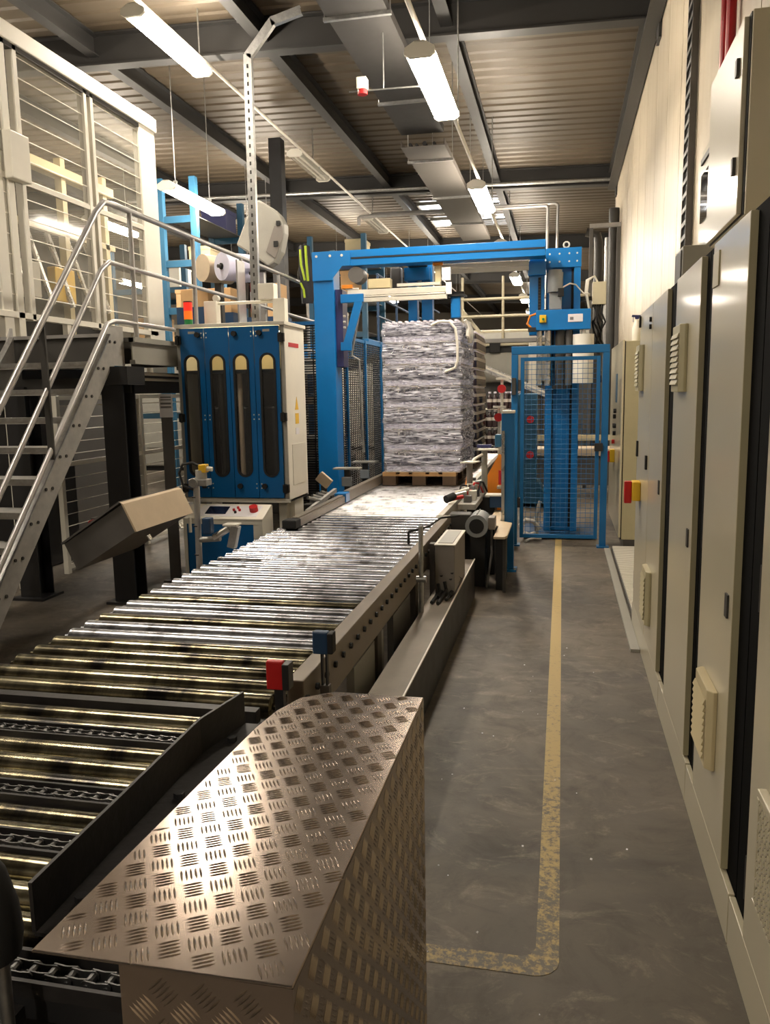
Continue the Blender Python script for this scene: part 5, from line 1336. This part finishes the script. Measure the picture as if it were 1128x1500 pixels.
def stadium(cx, zc0, zc1, r, n=10):
    o = []
    for k in range(n + 1): a = math.pi * k / n; o.append((cx + r * math.cos(a), zc1 + r * math.sin(a)))
    for q in (0.75, 0.5, 0.25): o.append((cx - r, zc0 + (zc1 - zc0) * q))
    for k in range(n + 1): a = math.pi + math.pi * k / n; o.append((cx + r * math.cos(a), zc0 + r * math.sin(a)))
    for q in (0.25, 0.5, 0.75): o.append((cx + r, zc0 + (zc1 - zc0) * q))
    return o
for k in range(4):
    a = bx0 + 0.035 + k * dw + 0.003; b = a + dw - 0.006; c = (a + b) / 2 + (0.018 if k % 2 == 0 else -0.018) * 0
    wc = a + (dw * (0.44 if k % 2 == 0 else 0.50))
    zc0, zc1, r = bz0 + 0.285, bz1 - 0.32, 0.064
    dz0, dz1 = bz0 + 0.04, bz1 - 0.035
    d = MB().ring_plate(a, dz0, b, dz1, stadium(wc, zc0, zc1, r), Y0 - 0.018, Y0 + 0.004).build('door', 'blue_door', t)
    MB().ring_plate(wc - r - 0.012, zc0 - r - 0.012, wc + r + 0.012, zc1 + r + 0.012, stadium(wc, zc0, zc1, r - 0.012), Y0 - 0.02, Y0 - 0.0185) if False else None
    g_ = MB(); o_ = stadium(wc, zc0, zc1, r + 0.006); i_ = stadium(wc, zc0, zc1, r - 0.012); n = len(o_)
    vs = [(p[0], Y0 - 0.024, p[1]) for p in o_] + [(p[0], Y0 - 0.024, p[1]) for p in i_] + [(p[0], Y0 - 0.010, p[1]) for p in o_] + [(p[0], Y0 - 0.010, p[1]) for p in i_]
    fs = []
    for q in range(n):
        j = (q + 1) % n
        fs += [(q, j, n + j, n + q), (q, 2 * n + q, 2 * n + j, j), (n + q, n + j, 3 * n + j, 3 * n + q)]
    g_.add(vs, fs).build('gasket', 'rubber', d)
    MB().prism(stadium(wc, zc0, zc1, r - 0.004), 'y', Y0 - 0.012, Y0 - 0.006).build('window', 'clear_pane', d)
    hx = a + 0.03 if k % 2 else b - 0.03
    for z in (dz1 - 0.055, dz0 + 0.10):
        kx = (b - 0.05 if k == 0 else a + 0.05 if k in (2,) else b - 0.06 if k == 3 else a + 0.06)
        if not (k == 1): MB().cyl((kx if k != 3 else a + 0.05, Y0 - 0.045, z), (kx if k != 3 else a + 0.05, Y0 - 0.018, z), 0.022, n=14).build('knob', 'black', d, smooth=True)
    if k in (0, 2):
        for z in (dz1 - 0.06, (dz0 + dz1) / 2 - 0.03, dz0 + 0.10):
            for dx in (-0.022, 0.022):
                for dzz in (-0.018, 0.018): MB().cyl((b + 0.003 + dx, Y0 - 0.021, z + dzz), (b + 0.003 + dx, Y0 - 0.018, z + dzz), 0.006, n=8).build('hinge_screw', 'alu_light', d)
    if k in (0, 3): MB().box(c - 0.03, Y0 - 0.02, dz1 - 0.045, c + 0.03, Y0 - 0.018, dz1 - 0.025).build('badge', 'grey_paint', d)
for x in (bx0 + 0.005, bx1 - 0.035):
    for z in (bz1 - 0.13, (bz0 + bz1) / 2 - 0.03, bz0 + 0.12):
        MB().box(x - 0.01, Y0 - 0.03, z - 0.035, x + 0.045, Y0, z + 0.035).cyl((x + 0.018, Y0 - 0.035, z - 0.04), (x + 0.018, Y0 - 0.035, z + 0.04), 0.012, n=8).build('hinge', 'black', t, bev=0.004)
# marks on the cream side
MB().box(bx1, 6.51, bz1 - 0.20, bx1 + 0.002, 6.77, bz1 - 0.165).build('faded_red_print', 'red', sd)
MB().prism([(6.63, bz0 + 0.77), (6.72, bz0 + 0.77), (6.675, bz0 + 0.88)], 'x', bx1, bx1 + 0.002).build('warning_triangle', 'yellow', sd)
MB().box(bx1, 6.63, bz0 + 0.65, bx1 + 0.002, 6.72, bz0 + 0.74).build('warning_square', 'yellow', sd)
MB().box(bx1, 6.63, bz0 + 0.56, bx1 + 0.002, 6.72, bz0 + 0.615).build('notice_plate', 'paper', sd)
pn = MB().box(bx1, 6.52, bz0 + 0.13, bx1 + 0.004, 6.88, bz0 + 0.48).build('access_panel', 'off_white', sd, bev=0.002)
for x in (bx0 + 0.05, bx1 - 0.13): MB().box(x, 6.5, 0, x + 0.07, 6.57, bz0).build('leg', 'off_white', t)
for x in (bx0 + 0.05, bx1 - 0.13): MB().box(x, 6.83, 0, x + 0.07, 6.9, bz0).build('leg', 'off_white', t)
MB().box(-2.32, 6.58, 0.1, -2.25, 6.82, bz0).build('base_panel', 'off_white', t)
# frame, box and lifting eye on the roof
t = thing('roof_frame', 'white bracket frame with a small box on top of the blue cabinet', 'frame', (-2.67, 6.67, 2.19))
MB().box(-3.025, 6.62, 2.19, -2.91, 6.71, 2.40).build('leg', 'white_paint', t, bev=0.004)
MB().box(-2.40, 6.62, 2.19, -2.295, 6.71, 2.40).build('leg', 'white_paint', t, bev=0.004)
MB().cyl((-2.91, 6.665, 2.38), (-2.40, 6.665, 2.38), 0.014, n=10).build('bar', 'white_paint', t, smooth=True)
MB().box(-2.525, 6.61, 2.394, -2.385, 6.72, 2.525).build('box', 'white_paint', t, bev=0.006)
MB().cyl((-2.925, 6.64, 2.425), (-2.925, 6.69, 2.425), 0.027, n=14).build('eye', 'off_white', t, smooth=True)
t = thing('signal_tower', 'red, orange and green signal tower on top of the blue cabinet', 'signal light', (-3.11, 6.5, 2.19))
X0 = -3.115
for z, mt, nm in ((2.19, 'green', 'green_lens'), (2.24, 'stack_orange', 'orange_lens'), (2.31, 'stack_red', 'red_lens')):
    MB().cyl((X0, 6.5, z), (X0, 6.5, z + (0.05 if z < 2.2 else 0.07)), 0.036, n=16).build(nm, mt, t, smooth=True)
MB().cyl((X0, 6.5, 2.38), (X0, 6.5, 2.39), 0.036, n=16).build('cap', 'black', t, smooth=True)
t = thing('notice_sheet', 'white notice sheet with grey lines on a stand left of the blue cabinet', 'sign', (-3.27, 6.3, 0))
MB().box(-3.325, 6.30, 1.422, -3.205, 6.305, 1.618).build('sheet', 'paper', t)
for z, h in ((1.585, 0.011), (1.565, 0.009), (1.53, 0.016), (1.50, 0.016)): MB().box(-3.313, 6.298, z, -3.217, 6.30, z + h).build('print_line', 'print_grey', t)
MB().box(-3.32, 6.31, 0, -3.22, 6.325, 1.44).build('stand', 'grey_dark', t)
MB().box(-3.36, 6.26, 0, -3.20, 6.36, 0.015).build('foot', 'steel_dark', t)

# sloped control desk
t = thing('control_desk', 'blue control desk with white sloping panel, screen and red knob', 'control panel', (-2.7, 6.15, 0))
dx0, dx1 = -3.035, -2.345
DY = 6.04; DZ = 0.600
prof = [(DY, 0.0), (DY, DZ), (DY + 0.21, DZ + 0.088), (DY + 0.245, DZ + 0.088), (DY + 0.245, 0.0)]
for a_ in (dx0, dx1 - 0.03): MB().prism(prof, 'x', a_, a_ + 0.03).build('side_plate', 'off_white', t)
MB().box(dx0 + 0.03, DY + 0.02, 0.02, dx1 - 0.03, DY + 0.23, DZ - 0.025).build('body', 'grey_dark', t)
MB().box(dx0 + 0.03, DY + 0.005, 0.02, dx1 - 0.08, DY + 0.02, DZ - 0.04).build('front_panel', 'blue_door', t)
MB().box(dx1 - 0.08, DY + 0.005, 0.02, dx1 - 0.03, DY + 0.02, DZ - 0.04).build('frame_strip', 'off_white', t)
MB().box(dx0 + 0.03, DY, DZ - 0.04, dx1 - 0.03, DY + 0.02, DZ).build('frame_strip', 'off_white', t)
sp = MB().prism([(DY - 0.005, DZ - 0.001), (DY - 0.005, DZ + 0.007), (DY + 0.21, DZ + 0.097), (DY + 0.21, DZ + 0.089)], 'x', dx0 - 0.005, dx1 + 0.005).build('sloping_panel', 'white_paint', t)
su = Vector((0, 0.215, 0.090)).normalized(); nrm = Vector((0, -su.z, su.y))
def onp(x, s_, h=0.0): return Vector((x, DY - 0.005, DZ + 0.007)) + su * s_ + nrm * h
Rp = Matrix((Vector((1, 0, 0)), su, nrm)).transposed()
MB().obox(onp(-2.775, 0.125, 0.004), (0.18, 0.115, 0.006), Rp).build('screen', 'screen', sp)
MB().obox(onp(-2.67, 0.12, 0.001), (0.53, 0.17, 0.003), Rp).build('face_plate', 'paper', sp)
MB().cyl(onp(-2.455, 0.125, 0.0), onp(-2.455, 0.125, 0.045), 0.035, n=16).build('main_switch', 'red', sp, smooth=True)
for x, s_ in ((-2.605, 0.09), (-2.58, 0.125), (-2.605, 0.16), (-2.63, 0.125)): MB().cyl(onp(x, s_, 0.0), onp(x, s_, 0.018), 0.011, n=10).build('push_button', 'red' if s_ > 0.11 else 'black', sp, smooth=True)
# sensor stand at the left edge of the conveyor
t = thing('sensor_stand', 'grey pole with clamps, yellow sensor and looped cable at the conveyor edge', 'sensor', (-2.20, 4.55, 0))
MB().cyl((-2.20, 4.55, 0.02), (-2.185, 4.55, 1.07), 0.02, n=14).build('pole', 'rail_grey', t, smooth=True)
MB().box(-2.28, 4.48, 0, -2.12, 4.62, 0.02).build('foot_plate', 'steel_dark', t)
MB().box(-2.22, 4.51, 1.055, -2.10, 4.59, 1.095).cyl((-2.185, 4.50, 1.075), (-2.185, 4.60, 1.075), 0.03, n=10).build('top_clamp', 'galv', t, bev=0.004)
MB().cyl((-2.15, 4.55, 1.09), (-2.15, 4.55, 1.15), 0.035, n=14).build('sensor_base', 'galv_matt', t, smooth=True)
MB().box(-2.155, 4.52, 1.135, -2.11, 4.58, 1.185).build('sensor_body', 'yellow', t, bev=0.005)
MB().cyl((-2.11, 4.55, 1.16), (-2.075, 4.55, 1.155), 0.014, n=10).build('connector', 'off_white', t, smooth=True)
MB().tube([(-2.15, 4.55, 1.17), (-2.20, 4.54, 1.195), (-2.26, 4.53, 1.185), (-2.285, 4.53, 1.13), (-2.26, 4.53, 1.05), (-2.20, 4.54, 1.03)], 0.008).build('cable', 'rubber', t, smooth=True)
MB().cyl((-2.195, 4.55, 0.715), (-2.04, 4.54, 0.73), 0.018, n=10).build('side_arm', 'galv', t, smooth=True)
MB().cyl((-2.08, 4.54, 0.735), (-1.97, 4.53, 0.80), 0.022, n=10).build('sloped_arm', 'alu', t, smooth=True)
MB().box(-2.14, 4.50, 0.76, -2.085, 4.56, 0.86).build('mirror_box', 'blue_dark', t, bev=0.008)
MB().obox((-1.945, 4.53, 0.745), (0.05, 0.05, 0.14), Matrix.Rotation(0.25, 3, 'Y')).build('sensor_plate', 'galv', t, bev=0.004)
MB().box(-2.00, 4.49, 0.815, -1.91, 4.57, 0.825).build('sensor_lid', 'alu_light', t)
for z in (0.62, 0.80, 0.98): MB().cyl((-2.196, 4.55, z), (-2.196, 4.55, z + 0.006), 0.0225, n=14).build('tie', 'black', t)

# bent galvanised cable post
t = thing('cable_post', 'tall galvanised slotted post with a bent arm above the blue cabinet', 'post', (-2.58, 6.78, 2.19))
def chan(p0, p1, nm):
    p0 = Vector(p0); p1 = Vector(p1); d = (p1 - p0).normalized(); sd = d.cross(Vector((0, 1, 0))).normalized()
    m = MB(); m.beam(p0, p1, 0.068, 0.004, up=(0, 1, 0))
    for s_ in (-1, 1): m.beam(p0 + sd * 0.033 * s_ + Vector((0, 0.02, 0)), p1 + sd * 0.033 * s_ + Vector((0, 0.02, 0)), 0.004, 0.04, up=(0, 1, 0))
    return m.build(nm, 'galv', t)
c1 = chan((-2.62, 6.78, 2.19), (-2.60, 6.78, 4.40), 'upright')
c2 = chan((-2.60, 6.78, 4.385), (-2.37, 6.78, 4.635), 'sloped_arm')
c3 = chan((-2.385, 6.78, 4.628), (-2.125, 6.78, 4.69), 'end_arm')
for k in range(30):
    xx = -2.62 + 0.02 * (k + 1) / 30; zz = 2.26 + k * 0.07
    MB().box(xx - 0.007, 6.775, zz, xx + 0.007, 6.778, zz + 0.03).build('slot', 'steel_dark', c1)

# ------------------------------------------------------------------ things on the far part of the platform
t = thing('film_roll', 'large white film roll lying across the platform railing', 'roll', (-3.55, 8.7, 2.75))
ax = Vector((0.55, 0.83, 0.02)).normalized(); c = Vector((-3.65, 8.5, 2.99))
MB().cyl(c, c + ax * 0.36, 0.150, n=32).build('film', 'film_roll', t, smooth=True)
MB().cyl(c - ax * 0.012, c + ax * 0.001, 0.035, n=16).build('core', 'rubber', t, smooth=True)
MB().cyl(c - ax * 0.05, c + ax * 0.58, 0.02, n=10).build('spindle', 'steel_dark', t, smooth=True)
t3 = thing('spare_roll', 'beige paper roll lying behind the white film roll', 'roll', (-3.95, 8.9, 2.75))
c_ = Vector((-3.98, 8.72, 3.02))
MB().cyl(c_, c_ + Vector((0.2, 0.32, 0.0)), 0.15, n=28).build('roll', 'tan', t3, smooth=True)
MB().box(-3.92, 8.9, PZ, -3.84, 8.98, 2.90).build('stand', 'steel_dark', t3)
t2 = thing('roll_stand', 'grey stand holding the white film roll on the platform', 'stand', (-3.5, 8.9, PZ))
MB().box(-3.39, 8.93, PZ, -3.33, 8.99, 2.97).build('upright', 'rail_grey', t2)
MB().box(-3.43, 8.89, PZ, -3.31, 9.03, PZ + 0.015).build('foot', 'rail_grey', t2)
t = thing('machine_hood', 'big grey rounded machine hood tilted above the platform railing', 'hood', (-3.35, 9.0, 3.1))
pl = [(a_ - 0.06, b_) for a_, b_ in ((-3.66, 3.32), (-3.44, 3.78), (-3.36, 3.80), (-3.20, 3.70), (-3.12, 3.62), (-3.07, 3.52), (-3.07, 3.42), (-3.12, 3.22), (-3.20, 3.10), (-3.28, 3.06), (-3.36, 3.12))]
MB().prism(pl, 'y', 9.1, 9.28).build('hood_shell', 'grey_paint', t, bev=0.02)
MB().prism([(-3.35, 3.22), (-3.24, 3.50), (-3.14, 3.50), (-3.14, 3.36), (-3.24, 3.14)], 'y', 9.085, 9.1).build('control_plate', 'box_grey', t, bev=0.004)
MB().box(-3.21, 9.07, 3.50, -3.17, 9.1, 3.55).build('latch', 'black', t); MB().box(-3.25, 9.07, 3.27, -3.20, 9.086, 3.33).build('button', 'black', t)
MB().box(-3.5, 9.2, PZ, -3.42, 9.26, 3.3).build('support', 'steel_dark', t)
t = thing('work_jacket', 'dark work jacket with yellow reflective bands hanging on the railing', 'jacket', (-3.30, 10.0, 2.8))
def cloth(x0, x1, z0, z1, y, mt, nm, par, off=0.0):
    m = MB(); V = []; F = []; a, b = 10, 14
    for i in range(a + 1):
        for j in range(b + 1):
            u = i / a; v = j / b
            w_ = 0.72 + 0.28 * math.sin(math.pi * min(1, v * 1.15))
            x = (x0 + x1) / 2 + (u - 0.5) * (x1 - x0) * w_ + 0.02 * math.sin(5 * v)
            V.append((x, y - off - 0.05 * math.sin(math.pi * u) - 0.018 * math.sin(9 * u + 4 * v), z0 + (z1 - z0) * v))
    for i in range(a):
        for j in range(b): q = i * (b + 1) + j; F.append((q, q + b + 1, q + b + 2, q + 1))
    n = len(V); V += [(v[0], v[1] + 0.05, v[2]) for v in V]; F += [(f[3] + n, f[2] + n, f[1] + n, f[0] + n) for f in F]
    return m.add(V, F).build(nm, mt, par, smooth=True)
cloth(-3.245, -3.06, 2.72, 3.42, 9.95, 'cloth_dark', 'jacket_body', t)
MB().tube([(-3.12, 9.86, 3.40), (-3.11, 9.85, 3.2), (-3.10, 9.86, 2.98)], 0.016).build('reflective_band', 'hivis', t, smooth=True)
MB().tube([(-3.19, 9.86, 3.36), (-3.18, 9.85, 3.18), (-3.14, 9.86, 2.99)], 0.014).build('reflective_band', 'hivis', t, smooth=True)
MB().tube([(-3.20, 9.87, 2.96), (-3.16, 9.86, 2.88), (-3.15, 9.86, 2.78)], 0.014).build('reflective_band', 'hivis', t, smooth=True)
MB().tube([(-3.15, 9.97, 3.41), (-3.17, 9.97, 3.45), (-3.26, 9.97, 3.10), (-3.262, 9.97, 3.02)], 0.008).build('hook', 'steel_dark', t, smooth=True)
t = thing('extinguisher', 'red extinguisher with white label behind the bent post', 'extinguisher', (-3.08, 8.2, 2.3))
MB().lathe([(0.045, 2.45), (0.05, 2.47), (0.05, 2.74), (0.03, 2.79), (0.018, 2.81), (0.018, 2.84)], (-3.17, 8.22, 0), 16).build('bottle', 'red', t, smooth=True)
MB().box(-3.20, 8.16, 2.55, -3.14, 8.172, 2.66).build('label_plate', 'paper', t)
MB().box(-3.22, 8.20, 2.84, -3.13, 8.24, 2.87).build('handle', 'black', t)
MB().box(-3.265, 8.13, 2.5, -3.222, 8.24, 2.75).build('holder', 'steel_dark', t)
for i, (x, y_, z, w, h) in enumerate(((-4.3, 8.8, PZ, 0.34, 0.2), (-4.28, 9.5, PZ, 0.30, 0.3), (-4.0, 10.2, PZ, 0.4, 0.42))):
    t = thing('carton', ['small open carton on the platform beside the cage end', 'brown carton standing behind the white film roll', 'large brown carton at the far end of the platform'][i], 'carton', (x + w / 2, y_, z), 'cartons on the platform')
    MB().box(x, y_, z + 0.55, x + w, y_ + 0.3, z + 0.55 + h).build('box', 'cardboard', t, bev=0.003)
    MB().box(x + w / 2 - 0.025, y_ - 0.001, z + 0.55, x + w / 2 + 0.025, y_ + 0.301, z + 0.551 + h).build('tape', 'tan', t)
    MB().box(x - 0.04, y_ - 0.04, z, x + w + 0.04, y_ + 0.34, z + 0.55).build('stool', 'blue_dark', t)
# ------------------------------------------------------------------ background of the hall
# blue racks beyond the platform
def rack(x0, x1, y0, y1, z1, levels, label, mt='blue_pale', z0=0):
    t = thing('storage_rack', label, 'rack', ((x0 + x1) / 2, (y0 + y1) / 2, z0), 'blue racks')
    for x in (x0, x1):
        for y in (y0, y1): MB().box(x - 0.045, y - 0.045, z0, x + 0.045, y + 0.045, z1).build('upright', mt, t)
    for z in levels:
        for y in (y0, y1): MB().box(x0, y - 0.025, z, x1, y + 0.025, z + 0.09).build('beam', mt, t)
        MB().box(x0, y0, z + 0.09, x1, y1, z + 0.1).build('shelf', 'grey_dark', t)
    return t
rack(-5.55, -5.05, 10.9, 12.6, 4.6, (2.75, 3.4, 4.0), 'pale blue rack right behind the end of the mesh cage')
rack(-7.9, -6.5, 13.5, 15.2, 4.2, (1.2, 2.4, 3.4), 'pale blue rack farther behind the mesh cage')
rack(-4.5, -3.5, 14.5, 16.0, 4.4, (2.6, 3.2, 3.9), 'pale blue rack behind the hanging work jacket', z0=2.36)
for i, (x, y, z, w, d, h, mt) in enumerate(((-5.45, 11.0, 2.852, 0.30, 0.4, 0.25, 'cardboard'), (-5.5, 11.6, 3.502, 0.35, 0.4, 0.3, 'cream_vent'), (-5.45, 12.0, 4.102, 0.4, 0.4, 0.3, 'navy'), (-7.6, 13.7, 2.502, 0.5, 0.5, 0.5, 'cardboard'), (-7.2, 13.7, 3.502, 0.5, 0.5, 0.4, 'off_white'),
       (-4.4, 14.7, 2.702, 0.4, 0.5, 0.4, 'off_white'), (-4.0, 14.7, 3.302, 0.4, 0.5, 0.5, 'cardboard'), (-3.9, 14.7, 4.002, 0.35, 0.5, 0.35, 'cream_vent'))):
    t = thing('storage_box', ['brown box on the lowest shelf of the rack behind the cage end', 'cream box on the middle shelf of the rack behind the cage end', 'dark blue box on the top shelf of the rack behind the cage end', 'brown box on the far rack behind the cage', 'white box on the top shelf of the far rack behind the cage', 'white box low on the rack behind the jacket', 'brown box on the middle shelf behind the jacket', 'cream box on the top shelf behind the jacket'][i], 'box', (x + w / 2, y + d / 2, z), 'boxes on the racks')
    MB().box(x, y, z, x + w, y + d, z + h).build('box', mt, t, bev=0.01)
    MB().box(x - 0.006, y - 0.006, z + h - 0.05, x + w + 0.006, y + d + 0.006, z + h + 0.004).build('lid', mt, t)
# second mezzanine with railing, deeper and to the left
t = thing('far_platform', 'blue-edged mezzanine with railings beyond the short blue fence', 'platform', (-4.0, 13, 0))
MB().box(-6.2, 12.8, 2.3, -2.85, 20, 2.36).build('deck', 'grey_dark', t)
MB().box(-2.95, 12.0, 2.14, -2.85, 20, 2.40).build('edge_beam', 'blue_fence', t, bev=0.004)
MB().box(-6.2, 12.72, 2.14, -2.85, 12.8, 2.40).build('edge_beam', 'blue_fence', t, bev=0.004)
for y in (12.9, 14.4, 15.9, 17.4): MB().cyl((-2.9, y, 2.4), (-2.9, y, 3.45), 0.022, n=8).build('rail_post', 'blue_dark', t)
for z in (2.8, 3.1, 3.45): MB().cyl((-2.9, 12.85, z), (-2.9, 19.5, z), 0.02, n=8).build('rail', 'blue_dark', t)
for y in (12.9, 16, 19.4):
    for x in (-2.92, -6.1): MB().box(x - 0.07, y - 0.07, 0, x + 0.07, y + 0.07, 2.14).build('column', 'blue_dark', t)
MB().box(-4.6, 12.76, 0, -4.4, 12.96, 5.6).build('hall_column', 'steel_black', t)
t = thing('bottle_line', 'pale bottling line with upright valves under the far end of the platform', 'machine', (-4.0, 11.0, 0))
MB().box(-4.95, 10.2, 0.0, -2.95, 11.5, 0.7).build('base', 'grey_dark', t, bev=0.02)
MB().box(-4.9, 10.3, 0.7, -3.0, 11.4, 1.0).build('frame', 'grey_paint', t, bev=0.02)
for k in range(8): MB().cyl((-4.7 + 0.22 * k, 10.42, 1.0), (-4.7 + 0.22 * k, 10.42, 1.45), 0.045, n=10).build('filling_valve', ['alu', 'off_white'][k % 2], t, smooth=True)
MB().box(-4.9, 10.35, 1.45, -3.0, 10.5, 1.55).build('valve_beam', 'alu_light', t)
# behind the gantry: machines and conveyors of the next line
t = thing('shrink_tunnel', 'long cream machine hood crossing the hall behind the bottle stacks', 'machine', (-0.6, 15.2, 0))
MB().box(-2.8, 15.5, 2.42, 0.4, 16.4, 2.72).build('hood', 'cream', t, bev=0.03)
MB().box(-2.8, 15.6, 2.30, 0.4, 16.4, 2.42).build('slot', 'black', t)
MB().box(-2.8, 15.55, 1.75, 0.4, 16.4, 2.30).build('lower_hood', 'grey_paint', t, bev=0.02)
MB().box(-1.35, 15.46, 2.30, -1.15, 15.55, 2.48).build('display', 'rubber', t, bev=0.01)
MB().box(-2.7, 15.7, 0, 0.3, 16.3, 1.75).build('base', 'grey_dark', t)
MB().box(-0.62, 15.35, 1.6, -0.45, 15.5, 2.6).build('hood_end', 'off_white', t, bev=0.03)
t = thing('sloping_chute', 'silver sloping chute running down behind the safety gate', 'chute', (-0.9, 14.0, 1.2))
for k in range(4):
    MB().beam((-1.75, 15.2 - 0.12 * k, 2.20 - 0.03 * k), (-0.25, 15.2 - 0.12 * k, 1.55 - 0.03 * k), 0.10, 0.03).build('slide', ['alu', 'alu_light', 'galv', 'alu'][k], t)
for x, z in ((-1.5, 1.95), (-0.4, 1.5)): MB().box(x, 15.0, 0.0, x + 0.06, 15.06, z).build('leg', 'steel_dark', t)
t = thing('rotary_arm', 'pale blue machine column with red knobs behind the safety gate', 'machine', (-0.32, 11.3, 0))
MB().box(-0.60, 11.2, 0.05, -0.33, 11.5, 1.55).build('column', 'blue_pale', t, bev=0.02)
MB().prism([(-0.75, 0.05), (-0.15, 0.05), (-0.30, 0.35), (-0.62, 0.35)], 'y', 11.15, 11.6).build('foot', 'blue_pale', t)
for z in (0.72, 1.2): MB().cyl((-0.42, 11.14, z), (-0.42, 11.2, z), 0.05, n=14).build('knob', 'red', t, smooth=True)
for k, (x, y, z) in enumerate(((-0.86, 11.9, 1.62), (-0.88, 11.6, 1.22))):
    t = thing('red_buffer', 'red round buffer on a pale post beside the dark bottle stack, the upper one' if k == 0 else 'red round buffer on a pale post beside the dark bottle stack, the lower one', 'buffer', (x, y, 0))
    MB().cyl((x, y - 0.05, z), (x, y + 0.05, z), 0.06, n=18).build('buffer', 'red', t, smooth=True)
    MB().cyl((x, y + 0.06, 0), (x, y + 0.06, z + 0.15), 0.02, n=8).build('post', 'off_white', t)
    MB().box(x - 0.08, y - 0.03, z + 0.13, x + 0.1, y + 0.08, z + 0.16).build('cap_plate', 'off_white', t)
t = thing('cross_conveyor', 'grey cross conveyor with pale skirt behind the gate mesh', 'conveyor', (0, 12.5, 0))
MB().box(-0.8, 12.2, 0.62, 2.4, 12.9, 0.72).build('top', 'tan', t, bev=0.01)
MB().box(-0.8, 12.25, 0.18, 2.4, 12.3, 0.60).build('skirt', 'grey_dark', t)
MB().box(-0.8, 12.18, 0.85, 2.4, 12.24, 0.93).build('guide_rail', 'cream_vent', t)
for x in (-0.7, 0.1, 0.8): MB().box(x, 12.3, 0, x + 0.08, 12.4, 0.62).build('leg', 'steel_dark', t)
for x in (-0.75, 0.2, 0.85): MB().box(x, 12.22, 0.72, x + 0.04, 12.26, 0.86).build('rail_post', 'steel_dark', t)
t = thing('hose_bundle', 'loose grey hose and cable coil lying at the foot of the mast', 'hose', (-0.42, 9.1, 0))
MB().tube([(-0.22, 8.7, 0.12), (-0.28, 8.66, 0.2), (-0.36, 8.66, 0.22), (-0.42, 8.68, 0.16), (-0.40, 8.7, 0.08), (-0.33, 8.68, 0.05), (-0.26, 8.64, 0.08)], 0.025).build('hose', 'off_white', t, smooth=True)
MB().tube([(-0.2, 8.62, 0.02), (-0.27, 8.6, 0.03), (-0.33, 8.58, 0.02), (-0.36, 8.5, 0.015)], 0.014).build('cable', 'off_white', t, smooth=True)
MB().tube([(-0.25, 8.66, 0.05), (-0.26, 8.7, 0.25), (-0.22, 8.8, 0.4)], 0.02).build('riser', 'grey_paint', t, smooth=True)
# galvanised pipe railing behind the stacks
t = thing('pipe_railing', 'cream pipe railing on a gallery behind the bottle stacks', 'railing', (-0.9, 13.35, 0))
for z in (2.78, 3.05): MB().cyl((-1.75, 13.35, z), (0.4, 13.35, z), 0.026, n=10).build('rail', 'pipe_dull', t, smooth=True)
for x in (-1.6, -0.95, -0.2): MB().cyl((x, 13.35, 2.42), (x, 13.35, 3.4), 0.022, n=10).build('post', 'pipe_dull', t, smooth=True)
MB().box(-1.75, 13.3, 2.36, 0.4, 13.55, 2.42).build('gallery_deck', 'grey_dark', t)
for x in (-1.74, 0.34): MB().box(x, 13.42, 0, x + 0.06, 13.5, 2.36).build('gallery_leg', 'steel_dark', t)
MB().beam((-1.7, 13.45, 3.0), (-1.3, 13.45, 2.5), 0.06, 0.05).build('brace', 'pipe_dull', t)
MB().box(-1.75, 13.4, 2.42, 0.4, 13.5, 2.52).build('toe_board', 'grey_paint', t)
for i, (x, y, w, d, h, mt) in enumerate(((-3.9, 24, 1.5, 1.5, 2.2, 'grey_paint'), (-1.6, 21, 1.2, 1.4, 2.6, 'off_white'), (0.2, 19.5, 1.6, 1.5, 2.0, 'grey_dark'), (-6.5, 22, 1.8, 2, 2.5, 'off_white'), (-1.2, 28, 2.0, 2, 3.0, 'cream'), (-9.5, 16, 2, 3, 2.6, 'grey_paint'), (-8.8, 9.0, 1.5, 3, 3.0, 'off_white'))):
    t = thing('far_machine', ['grey boxy machine left of the lamps far down the hall', 'off-white tall machine far behind the gantry', 'dark grey machine far behind the safety gate', 'off-white machine far behind the pale blue racks', 'cream machine near the far wall', 'grey machine at the far left behind the cage', 'off-white machine standing left behind the packing machine'][i], 'machine', (x + w / 2, y + d / 2, 0))
    MB().box(x, y, 0.1, x + w, y + d, h).build('body', mt, t, bev=0.03)
    MB().box(x + 0.05, y + 0.05, 0, x + w - 0.05, y + d - 0.05, 0.1).build('plinth', 'black', t)
    for k in range(3): MB().box(x + 0.1 + k * (w - 0.2) / 3, y - 0.015, 0.5, x + 0.05 + (k + 1) * (w - 0.2) / 3, y, h - 0.3).build('door', mt, t, bev=0.01)
    MB().box(x + w * 0.35, y - 0.02, h - 0.26, x + w * 0.65, y, h - 0.1).build('display', 'screen', t)
# dark plastic drum and clutter below the stairs
